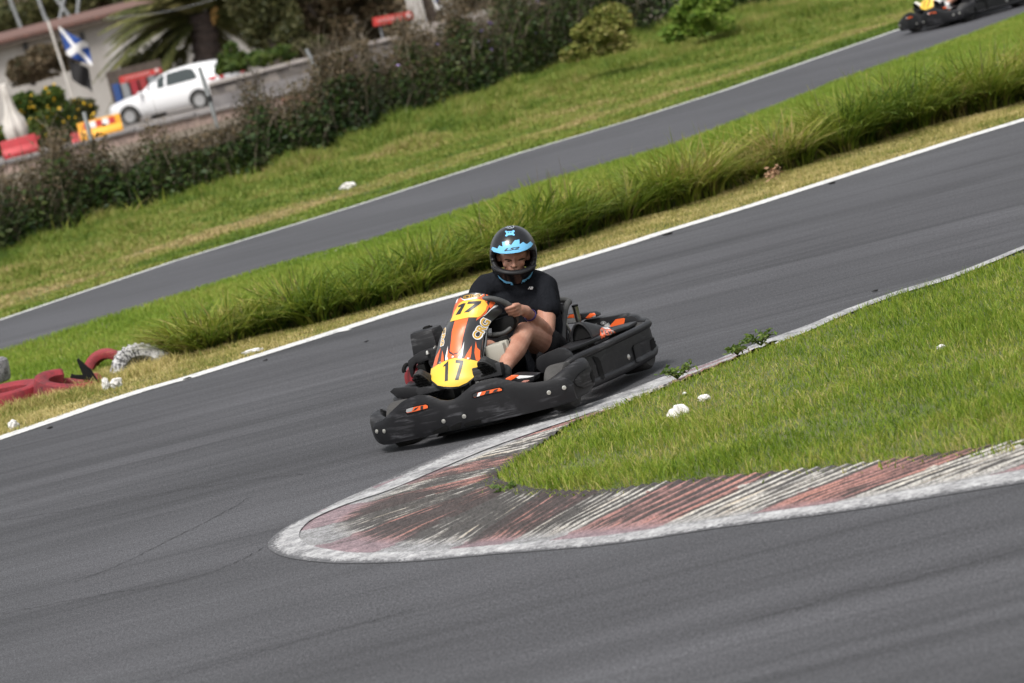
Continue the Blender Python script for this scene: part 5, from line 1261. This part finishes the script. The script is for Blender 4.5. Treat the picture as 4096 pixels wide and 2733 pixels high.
# --- house, outbuilding
def wallbox(parent, x0, x1, y0, y1, z0, z1, m, name='wall'):
    mb = MB(); box(mb, ((x0+x1)/2, (y0+y1)/2, (z0+z1)/2), (x1-x0, y1-y0, z1-z0)); return mb.build(name, m, parent, smooth=False)
h0, h1 = AY(-160, 205, 165), AY(735, -10, 165); ez = AY(200, 122, 165)[2]
ho = empty('house'); ho.location = (h0[0], 165, -.5); Lh = h1[0]-h0[0]; Hh = ez+.5
wallbox(ho, 0, Lh, 0, 7, 0, Hh, M_PLAST)
mb = MB(); mb.add([(-.4, -.6, Hh-.05), (Lh+.4, -.6, Hh-.05), (Lh+.4, 3.5, Hh+.28), (-.4, 3.5, Hh+.28), (-.4, 7.6, Hh-.05), (Lh+.4, 7.6, Hh-.05)], [(0, 1, 2, 3), (3, 2, 5, 4)])
rf = mb.build('roof', M_TERRA, ho, smooth=False); md = rf.modifiers.new('t', 'SOLIDIFY'); md.thickness = .16; md.offset = 1
mb = MB(); box(mb, (Lh/2, -.3, Hh-.17), (Lh+.5, .55, .10)); mb.build('eave_board', M_BARK, ho)
for px in (103, 330):
    p = AY(px, 190 if px < 200 else 150, 165); mb = MB(); box(mb, (p[0]-h0[0], -.02, p[2]+.5), (.20, .08, .42)); mb.build('window', M_INK, ho)
tag(ho, 'white rendered house with a low terracotta roof behind the palm and the blue flag', 'house')
oh = empty('outbuilding'); p = AY(840, 60, 172); q = AY(1005, 20, 172); oh.location = (p[0], 172, -.2)
wallbox(oh, 0, q[0]-p[0], 0, 4, 0, 3.6, M_PLAST); mb = MB(); box(mb, ((q[0]-p[0])/2, 2, 3.72), (q[0]-p[0]+.3, 4.4, .16)); mb.build('roof', M_TERRA, oh)
mb = MB(); box(mb, (.55, -.03, 1.6), (.09, .06, 3.2)); mb.build('drain_pipe', M_GREYV, oh)
tag(oh, 'small white outbuilding with terracotta roof right of the palm', 'building')

# --- palm
pb_ = AY(838, 300, 150); pt_ = AY(798, 95, 150); palm = empty('palm_tree'); palm.location = (pb_[0], 150, -.5)
mb = MB(); H = pt_[2]+.5; tube(mb, smooth_path([(0, 0, 0), (-.02, 0, H*.4), (pt_[0]-pb_[0]+.12, 0, H*.85), (pt_[0]-pb_[0]+.12, 0, H+.35)], 8), [.52+.06*math.sin(i*2.1) for i in range(25)], 16); mb.build('trunk', M_PALMT, palm)
cxp = np.array([pt_[0]-pb_[0]+.12, 0, H+.2]); L_ = []; Rk = MB(); rg = np.random.default_rng(5)
for i in range(130):
    az = rg.uniform(0, 6.28); el = rg.uniform(-.45, 1.2); ln = rg.uniform(3.4, 5.0)
    if i % 3 == 0: az = rg.choice([0, math.pi])+rg.normal(0, .45); el = rg.uniform(-.2, .75); ln = rg.uniform(4.0, 5.2)
    if math.sin(az) < -.55: el = rg.uniform(.7, 1.3)
    d = V(math.cos(az)*math.cos(el), math.sin(az)*math.cos(el), math.sin(el)); sag = rg.uniform(1.2, 2.1)*(1.15-.5*max(0, el))
    pts = [cxp + d*ln*t - V(0, 0, sag*t*t*1.5) for t in np.linspace(0, 1, 12)]; tube(Rk, pts, list(np.linspace(.035, .008, 12)), 5)
    for t in np.linspace(.12, 1, 46):
        p = cxp + d*ln*t - V(0, 0, sag*t*t*1.5); tg = nrm(d*ln - V(0, 0, sag*3*t)); sd_ = nrm(np.cross(tg, V(0, 0, 1)))
        ll = .64*math.sin(math.pi*min(1, t*.82+.18))**.6+.08
        for s in (-1, 1):
            q = p + sd_*s*ll*.75 + tg*ll*.55 - V(0, 0, ll*.30); wv = tg*.050; L_.append([p-wv, p+wv, q]); 
L_ = np.array(L_)+rg.normal(0, .012, (len(L_), 3, 3)); me = bpy.data.meshes.new('frond'); n = len(L_)
me.from_pydata(L_.reshape(-1, 3).tolist(), [], [(3*i, 3*i+1, 3*i+2) for i in range(n)]); attr(me, 'rnd', np.repeat(np.repeat(rg.random(130), 92), 3)[:3*n]*.6+np.repeat(rg.random(n), 3)*.4)
me.materials.append(B_PALM); fo = bpy.data.objects.new('crown', me); COL.objects.link(fo); fo.parent = palm; Rk.build('frond_stems', B_OLIVE, palm)
mb = MB(); lathe(mb, [(.0001, .4), (.16, .25), (.2, 0), (.1, -.25), (.0001, -.4)], cxp+V(.55, -.35, -.05), (.4, 0, 1), 10); mb.build('fruit_stalk', mat('palm_fruit', (.42, .24, .07), .8), palm)
tag(palm, 'large palm tree with a thick dark trunk beside the white house', 'palm tree')

# --- flagpole with saltire and black flag
fp = empty('flagpole'); a, b = AY(192, 85, 128), AY(292, 350, 128); fp.location = (b[0], 128, -.5)
mb = MB(); tube(mb, [(0, 0, 0), (a[0]-b[0], 0, a[2]+.5)], .045, 10); mb.build('pole', M_CANV, fp); mb = MB(); lathe(mb, [(.0001, .06), (.06, 0), (.0001, -.06)], (a[0]-b[0], 0, a[2]+.55), (0, 0, 1), 10); mb.build('finial', M_GALV, fp)
tag(fp, 'pale flagpole left of the palm carrying a blue and white flag', 'flagpole')
def flag(name, quad, Y, mats, fn, label):
    Q = [AY(x, y, Y) for x, y in quad]; N = 18; vs = []; mb = MB()
    for j in range(N+1):
        for i in range(N+1):
            u, v = i/N, j/N; p = (Q[0]*(1-u)+Q[1]*u)*(1-v)+(Q[3]*(1-u)+Q[2]*u)*v; vs.append(p + V(0, .16*math.sin(u*7+v*3)*u, -.05*math.sin(u*6)*u))
    o = vs[0].copy(); mb.add([p-o for p in vs], [])
    for j in range(N):
        for i in range(N): mb.f.append((j*(N+1)+i, j*(N+1)+i+1, (j+1)*(N+1)+i+1, (j+1)*(N+1)+i)); mb.m.append(fn((i+.5)/N, (j+.5)/N))
    ob = mb.build(name, mats, None); ob.location = o; md = ob.modifiers.new('t', 'SOLIDIFY'); md.thickness = .012; tag(ob, label, 'flag'); return ob
M_FB = mat('flag_blue', (.012, .055, .24), .8); M_FK = mat('flag_black', (.014, .013, .014), .85)
flag('flag', [(233, 105), (352, 178), (372, 268), (268, 222)], 127.8, [M_FB, M_WHITE], lambda u, v: int(abs(u-v) < .16 or abs(u+v-1) < .14), 'blue flag with a white diagonal cross hanging beside the white house')
flag('flag', [(272, 232), (352, 275), (372, 372), (288, 318)], 127.9, [M_FK], lambda u, v: 0, 'plain black flag hanging below the blue and white flag')

# --- signs, barriers, street things
def signboard(name, quad, Y, m, label, legs=True, text=True):
    Q = [AY(x, y, Y) for x, y in quad]; e = empty(name); o = (Q[0]+Q[2])/2; e.location = o; mb = MB(); plate(mb, [q-o for q in Q], (0, .08, 0)); mb.build('board', m, e, smooth=False)
    if text:
        mb = MB(); u = (Q[1]-Q[0]); v = (Q[3]-Q[0]); pts = [Q[0]+u*s+v*(.5+.16*math.sin(s*70)+.06*math.sin(s*133))-V(0, .03, 0)-o for s in np.linspace(.1, .72, 60)]
        tube(mb, pts, .012, 5); lathe(mb, [(.0001, .01), (.07, .01), (.08, 0)], Q[0]+u*.88+v*.5-V(0, .02, 0)-o, (0, -1, 0), 14); mb.build('lettering', mat('sign_script', (.60, .42, .40), .6), e)
    if legs:
        for s in (.15, .85): mb = MB(); p = Q[0]*(1-s)+Q[1]*s-o; tube(mb, [p+V(0, .12, 0), V(p[0], .12, -.6-o[2])], .03, 8); mb.build('leg', M_GALV, e)
    tag(e, label, 'sign'); return e
signboard('sign_board', [(1494, 106), (1656, 76), (1646, 44), (1490, 72)], 121, M_RSIGN, 'long red sign with pale script beside the gate pillars')
signboard('sign_board', [(482, 336), (650, 290), (640, 272), (476, 308)], 144, M_RSIGN, 'red sign above the stall behind the roof of the white car')
st = empty('display_stall'); p = AY(560, 385, 146); st.location = (p[0], 146, -.5)
for i, (dx, c) in enumerate(((-.78, (.02, .06, .20)), (-.45, (.22, .23, .24)), (-.1, (.30, .02, .03)), (.25, (.28, .03, .03)), (.6, (.18, .19, .2)))):
    mb = MB(); box(mb, (dx, 0, 1.05), (.26, .3, .9)); mb.build('panel', mat('stall_panel', c, .6), st)
mb = MB(); box(mb, (0, .25, 1.0), (2.1, .1, 2.0)); mb.build('back_board', M_BARK, st); tag(st, 'stall with red, blue and grey panels under the red sign behind the car', 'stall')
gp_ = [('gate_pillar', [(1640, -60), (1700, 170)], .30, 'broad white gate pillar left of the small white notice'), ('gate_pillar', [(1772, -60), (1818, 150)], .17, 'narrow white gate pillar between the notice and the grey post')]
for nm, (a, b), wd, lb in gp_:
    A0, B0 = AY(*a, 122), AY(*b, 122); e = empty(nm); e.location = (B0[0], 122, -.5); mb = MB(); hh2 = max(A0[2], B0[2]+2.2)+.5; box(mb, (-.03, 0, hh2/2), (wd*1.7, wd*1.7, hh2)); mb.build('shaft', M_PLAST, e, bevel=.02)
    mb = MB(); box(mb, (-.03, 0, .9), (wd*2.0, wd*2.0, .12)); mb.build('base_band', M_CAP, e); tag(e, lb, 'pillar')
e = empty('gate'); p = AY(1745, 60, 122.6); e.location = (p[0], 122.6, -.5); mb = MB(); box(mb, (0, 0, 1.5), (.95, .08, 3.0)); mb.build('gate_leaf', noisy('brown_gate', (.075, .055, .045), (.11, .08, .065), 3, .8), e)
tag(e, 'brown timber gate closed between the two white pillars', 'gate')
e = signboard('notice_board', [(1742, 42), (1778, 30), (1762, -25), (1728, -14)], 122.2, M_WHT, 'small white notice with a blue emblem hanging on the brown gate', False, False)
mb = MB(); lathe(mb, [(.0001, .012), (.09, .012), (.10, 0)], V(0, -.01, .06), (0, -1, 0), 14); mb.build('emblem', M_FB, e)
def barrier(px, Y, L, h, m, label, stripes=False, rot=4, zb=None):
    p = AY(px[0], px[1], Y); e = empty('road_barrier'); e.location = (p[0], Y, p[2]); e.rotation_euler = (0, 0, R_(rot))
    mb = MB(); sec = [(-.22, 0), (-.22, h*.25), (-.10, h*.5), (-.08, h), (.08, h), (.10, h*.5), (.22, h*.25), (.22, 0)]; n = 8
    mb.add([(x, y, z) for x in (-L/2, L/2) for y, z in sec], [(k, (k+1) % n, n+(k+1) % n, n+k) for k in range(n)]+[tuple(range(n)), tuple(range(n, 2*n))]); mb.build('barrier_body', m, e, bevel=.03, angle=30)
    if stripes:
        for k in range(5): mb = MB(); x = -L*.30+k*L*.15; plate(mb, [(x-L*.07, -.112, h*.58), (x+L*.07, -.112, h*.58), (x+L*.07, -.095, h*.92), (x-L*.07, -.095, h*.92)], (0, .01, 0)); mb.build('stripe', M_RSIGN if k % 2 == 0 else M_WHT, e)
    else:
        mb = MB(); box(mb, (L/2+.06, 0, h*.72), (.14, .12, h*.16)); mb.build('connector', m, e, bevel=.02)
    tag(e, label, 'barrier')
barrier((410, 545), 102, 1.15, .48, M_YPL, 'yellow plastic road barrier with a red and white stripe before the car bonnet', True)
barrier((88, 622), 102, .95, .48, M_REDP, 'red plastic road barrier under the closed white parasol'); barrier((345, 570), 102.6, .7, .32, M_REDP, 'red plastic road barrier partly behind the yellow one')
# closed parasol
e = empty('parasol'); p = AY(72, 560, 103); a = AY(12, 335, 103); e.location = (p[0], 103, p[2]); hgt_ = a[2]-p[2]; mb = MB(); N = 28; vs = []
PR = [(.03, 1.0), (.09, .97), (.10, .80), (.115, .6), (.15, .48), (.25, .36), (.29, .2), (.25, .06), (.20, .0)]
for r, t in PR:
    for k in range(N):
        a_ = 2*math.pi*k/N; rr = r*(1+.22*math.sin(a_*7+t*3)); vs.append((rr*math.cos(a_)+(a[0]-p[0])*t, rr*math.sin(a_), hgt_*t))
mb.add(vs, [(i*N+k, i*N+(k+1) % N, (i+1)*N+(k+1) % N, (i+1)*N+k) for i in range(len(PR)-1) for k in range(N)]); mb.build('canopy', M_CANV, e)
mb = MB(); tube(mb, [(0, 0, -.8), (0, 0, .1)], .04, 8); mb.build('pole', M_GALV, e); tag(e, 'closed off-white parasol at the left edge beside the yellow flowering bush', 'parasol')
# planting
shrub('flowering_bush', (150, 590), 105, 1.25, 1.75, B_GREEN, 11000, .085, 'green bush covered in yellow flowers between the parasol and the flagpole', 'bush', flowers=420, seed=11)
shrub('flowering_bush', (300, 560), 107, .8, 1.2, B_OLIVE, 5000, .08, 'smaller olive bush with yellow flowers below the black flag', 'bush', flowers=130, seed=12)
shrub('dry_bush', (130, 330), 135, 1.7, 1.3, B_BROWN, 7000, .09, 'grey-brown dry bush in front of the white house wall', 'bush', seed=13)
shrub('dry_bush', (610, 330), 152, 1.5, 1.6, B_OLIVE, 6000, .1, 'olive bush against the house wall right of the red stall sign', 'bush', seed=31)
shrub('garden_bush', (925, 285), 124, .5, .95, B_GREEN, 5000, .09, 'dark green bush right behind the palm trunk', 'bush', seed=15)
shrub('garden_tree', (1110, 255), 130, 1.2, 3.0, B_OLIVE, 9000, .10, 'slim olive garden tree behind the stone wall, left of the brown thicket', 'tree', seed=16, trunk='tree')
shrub('garden_bush', (1060, 265), 121, 1.0, .55, B_GREEN, 3500, .08, 'low bright green bush along the top of the stone wall', 'bush', seed=17)
shrub('thicket', (1330, 205), 132, 2.2, 3.2, B_BROWN, 14000, .11, 'tall brown thicket behind the middle of the stone garden wall', 'bush', seed=18)
shrub('thicket', (1560, 150), 134, 1.8, 2.9, B_BROWN, 10000, .11, 'dark brown thicket behind the long red sign', 'bush', seed=19)
shrub('garden_bush', (1210, 225), 126, 1.0, 1.3, B_OLIVE, 6000, .09, 'olive bush with a gap of light at its foot, behind the leaning post', 'bush', seed=20)
shrub('thicket', (1960, 110), 128, 2.0, 2.6, B_BROWN, 9000, .11, 'brown thicket above the hedge, right of the grey post', 'bush', seed=21)
shrub('hill_shrub', (120, 120), 215, 4.2, 2.6, B_OLIVE, 8000, .2, 'yellow-green shrub on the slope above the house roof', 'bush', seed=22)
shrub('hill_shrub', (330, 60), 230, 4.5, 3.0, B_BROWN, 8000, .2, 'brown shrub on the slope above the house roof', 'bush', seed=23)
shrub('hill_shrub', (20, 60), 260, 5, 2.6, B_BROWN, 7000, .22, 'dark shrub at the top left corner on the slope', 'bush', seed=24)
shrub('hill_shrub', (620, 30), 215, 4.5, 4.5, B_OLIVE, 9000, .2, 'large olive shrub behind the palm crown', 'bush', seed=25)
shrub('hill_shrub', (1080, 20), 200, 4.5, 4.0, B_OLIVE, 9000, .2, 'large olive shrub behind the slim garden tree', 'bush', seed=26)
# steel frame on the slope, overhead cable
e = empty('steel_frame'); p0 = AY(170, 120, 190); e.location = p0
for a, b in [((25, -40), (95, 140)), ((140, -40), (200, 125)), ((205, -30), (300, 95)), ((262, -30), (232, 110)), ((318, -30), (305, 100))]:
    mb = MB(); tube(mb, [AY(*a, 190)-p0, AY(*b, 190)-p0], .085, 8); mb.build('strut', M_GALV, e)
tag(e, 'grey steel lattice struts standing behind the house at the top left', 'pylon')
mb = MB(); a, b = AY(420, 75, 142), AY(1010, -60, 142); pts = [a*(1-t)+b*t-V(0, 0, .25*math.sin(math.pi*t)) for t in np.linspace(0, 1, 20)]; tube(mb, [p-a for p in pts], .007, 6); c_ = mb.build('cable', M_GALV, None); c_.location = a; tag(c_, 'thin overhead cable crossing in front of the palm fronds', 'cable')

# ================================================================== roadside tyres, litter, weeds
def ragged(m, name): return m
M_WT = paint('white_tyre_paint', (.52, .51, .51), (.030, .030, .033), .45, .55, 7); M_WT2 = paint('worn_white_paint', (.42, .40, .42), (.05, .045, .05), .42, .60, 12); M_RT = paint('red_tyre_paint', (.24, .020, .028), (.075, .015, .018), .36, .56, 5)
def tyre(name, px, z, R, wd, rot, m, label, torn=False, lug=True, z0=0, Yoff=0):
    p = G(*px, z0); mb = MB(); hw = wd/2; N = 44
    prof = [(R*.58, -hw*.7), (R*.72, -hw*.98), (R*.9, -hw), (R*.975, -hw*.85), (R, -hw*.5), (R*1.0, 0), (R, hw*.5), (R*.975, hw*.85), (R*.9, hw), (R*.72, hw*.98), (R*.58, hw*.7)]
    lathe(mb, prof, (0, 0, 0), (0, 0, 1), N, close=True)
    if lug:
        for k in range(N*2//3):
            a = 2*math.pi*k/(N*2//3)
            for s in (-1, 1): box(mb, (math.cos(a)*R*.985, math.sin(a)*R*.985, s*hw*.62), (R*.06, R*.09, hw*.5), rz(math.degrees(a)))
    if torn:
        mb2 = MB(); keep = [f for f in mb.f]; mb.f = [f for f in mb.f if not (mb.v[f[0]][0] > R*.05 and mb.v[f[0]][1] > R*.25 and mb.v[f[0]][2] > -hw*.3)]; mb.m = [0]*len(mb.f)
    o = mb.build(name, m, None, angle=35); o.rotation_euler = [R_(q) for q in rot]; o.location = (p[0], p[1]+Yoff, z)
    if torn: md = o.modifiers.new('t', 'SOLIDIFY'); md.thickness = .018
    tag(o, label, 'tyre', 'old tyres along the verge'); return o
tyre('tyre', (560, 1478), -.07, .27, .18, (48, 24, 10), M_WT, 'half-buried white painted tyre leaning at the end of the long grass', Yoff=.2)
tyre('tyre', (408, 1500), -.03, .20, .12, (75, -8, -12), M_RT, 'red painted tyre half sunk behind the torn one', lug=False, Yoff=.45)
tyre('tyre', (20, 1628), .055, .33, .16, (3, 2, 0), M_RT, 'red painted tyre lying flat at the left edge', lug=False, Yoff=.15)
tyre('tyre', (-75, 1610), .22, .27, .19, (0, 4, 0), M_WT2, 'worn white tyre stacked on the flat red tyre at the left edge', Yoff=.2, lug=False)
tt = tyre('tyre', (270, 1580), .035, .28, .17, (14, 12, 20), M_RT, 'torn red tyre with a black rubber flap sticking up', torn=True, lug=False, Yoff=.25)
mb = MB(); q = [(285, 1495), (300, 1500), (330, 1500), (318, 1470), (306, 1440), (312, 1433), (340, 1458), (365, 1480), (385, 1512), (395, 1530), (350, 1520), (310, 1518), (280, 1512)]
Yt = tt.location[1]-.12; plate(mb, [AY(x, y, Yt) - np.array(tt.location) for x, y in q], (0, .02, 0)); fl_ = mb.build('rubber_flap', M_BLK, None, bevel=.004); fl_.parent = tt; fl_.matrix_parent_inverse = (Matrix.Translation(tt.location) @ tt.rotation_euler.to_matrix().to_4x4()).inverted() @ Matrix.Translation(tt.location)
M_FOAM = noisy('white_litter', (.72, .71, .69), (.45, .43, .40), 16, .9)
def litter(px, z, r, label, sq=(1, .8, .6), seed=0, m=None):
    p = G(*px, z); bm = bmesh.new(); bmesh.ops.create_icosphere(bm, subdivisions=4, radius=1); rg = np.random.default_rng(seed); ks = rg.normal(0, 3.2, (8, 3)); ph = rg.uniform(0, 6, 8)
    for v in bm.verts:
        c = np.array(v.co); k = 1+.16*sum(abs(math.sin(c @ q+f)) for q, f in zip(ks, ph))-.75; v.co = Vector(c*max(.3, k)*r*np.array(sq))
    me = bpy.data.meshes.new('litter'); bm.to_mesh(me); bm.free(); me.materials.append(m or M_FOAM); o = bpy.data.objects.new('litter', me); COL.objects.link(o); o.location = (p[0], p[1], z+r*sq[2]*.25)
    o.rotation_euler = (0, 0, rg.uniform(0, 6)); tag(o, label, 'litter', 'white scraps lying on the grass')
litter((2715, 1660), .075, .052, 'largest crumpled white scrap on the infield grass', (1, .9, .75), 1); litter((2818, 1598), .075, .034, 'smaller white scrap just right of the largest one on the infield', (1.1, .8, .6), 2); litter((2738, 1575), .08, .012, 'tiny white crumb above the two infield scraps', seed=3); litter((3768, 1393), .08, .022, 'lone white crumb far right on the infield grass', seed=4)
litter((1392, 750), .02, .075, 'white scrap on the grass beyond the far track, in front of the hedge', (1.3, .7, .6), 5); litter((425, 1548), .03, .05, 'curved white scrap right of the torn red tyre', (.5, .6, 1.1), 6); litter((466, 1540), .03, .045, 'round white scrap beside the curved one, below the white tyre', (1, .8, .9), 7); litter((55, 1710), .02, .045, 'white scrap near the white line at the left edge', (.9, .6, .9), 8)
litter((1012, 1408), .02, .035, 'white scrap on the dry verge under the long grass, left part', (2.2, .6, .5), 9); litter((1910, 195), .9, .10, 'white rag caught in the top of the hedge', (.7, .4, 1.2), 10)
M_CLOD = mat('rubber_crumb', (.012, .012, .012), .9)
for i, (x, y) in enumerate([(1062, 1445), (750, 1518), (2672, 940), (3500, 1168), (200, 1715), (3329, 736), (1465, 1370)]):
    p = G(x, y); bm = bmesh.new(); bmesh.ops.create_icosphere(bm, subdivisions=2, radius=.010+.004*(i % 3)); 
    for v in bm.verts: v.co = Vector((v.co.x*1.9*(1+.4*math.sin(v.co.y*190+i)), v.co.y*1.2, v.co.z*.5*(1+.3*math.sin(v.co.x*240))))
    me = bpy.data.meshes.new('rubber_crumb'); bm.to_mesh(me); bm.free(); me.materials.append(M_CLOD); o = bpy.data.objects.new('rubber_crumb', me); COL.objects.link(o); o.location = (p[0], p[1], .008)
    tag(o, 'small dark crumb of rubber lying on the grey track', 'rubber crumb', 'rubber crumbs on the track')
B_WEED = bladed('weed_leaf', [(.06, .11, .018), (.10, .17, .028), (.15, .22, .045), (.22, .25, .08)], ns=3, trans=.4)
def weed(px, r, label, seed):
    p = G(*px, .03); rg = np.random.default_rng(seed); e = empty('weed'); e.location = p; L = []; mb = MB()
    for k in range(9):
        a = rg.uniform(0, 6.28); l = r*rg.uniform(.6, 1.3); tip = V(math.cos(a)*l, math.sin(a)*l*.7, rg.uniform(.02, .085)); tube(mb, [(0, 0, 0), tip*.5+V(0, 0, .02), tip], [.004, .003, .002], 5)
        for t in np.linspace(.25, 1, 7):
            for s in (-1, 1): L.append(tip*t + V(rg.normal(0, .012), rg.normal(0, .012), .02*math.sin(3.1*t)+rg.normal(0, .006)))
    leaves(np.array(L), .013, B_WEED, 'foliage', e, stretch=2.6); mb.build('stem', B_WEED, e, smooth=False); tag(e, label, 'weed', 'weeds on the kerb edge')
weed((2710, 1515), .10, 'leafy weed spilling over the white kerb just right of the kart', 4); weed((3045, 1382), .09, 'leafy weed over the white edge line further up the infield', 5); weed((2950, 1420), .07, 'low weed on the edge line between the two larger weeds', 6); weed((2030, 1990), .05, 'tiny tuft growing in the tip of the infield kerb', 7)
mb = MB(); tl = []
p = G(3090, 690, .12); P = p + RNG.normal(0, 1, (60, 3))*np.array([.035, .03, .03]); o = leaves(P, .022, mat('dead_leaf', (.36, .22, .13), .9), 'dead_leaves', stretch=2.5); tag(o, 'clump of dead tan leaves at the foot of the long grass', 'leaves')

if GRASS:
    # longer dry grass growing up round the tyres
    Q = []
    for px in [(560, 1500), (470, 1530), (410, 1530), (300, 1590), (230, 1605), (150, 1625), (60, 1650), (20, 1660), (630, 1470)]:
        c0 = G(*px); Q.append(c0 + np.c_[RNG.normal(0, .12, 420), RNG.normal(.03, .14, 420), np.zeros(420)])
    Q = np.concatenate(Q); tag(blades('tyre_grass', Q, RNG.uniform(.03, .13, len(Q)), .007, 3, M_DRY, .7), 'longer dry grass growing round the old tyres', 'grass', kind='stuff')
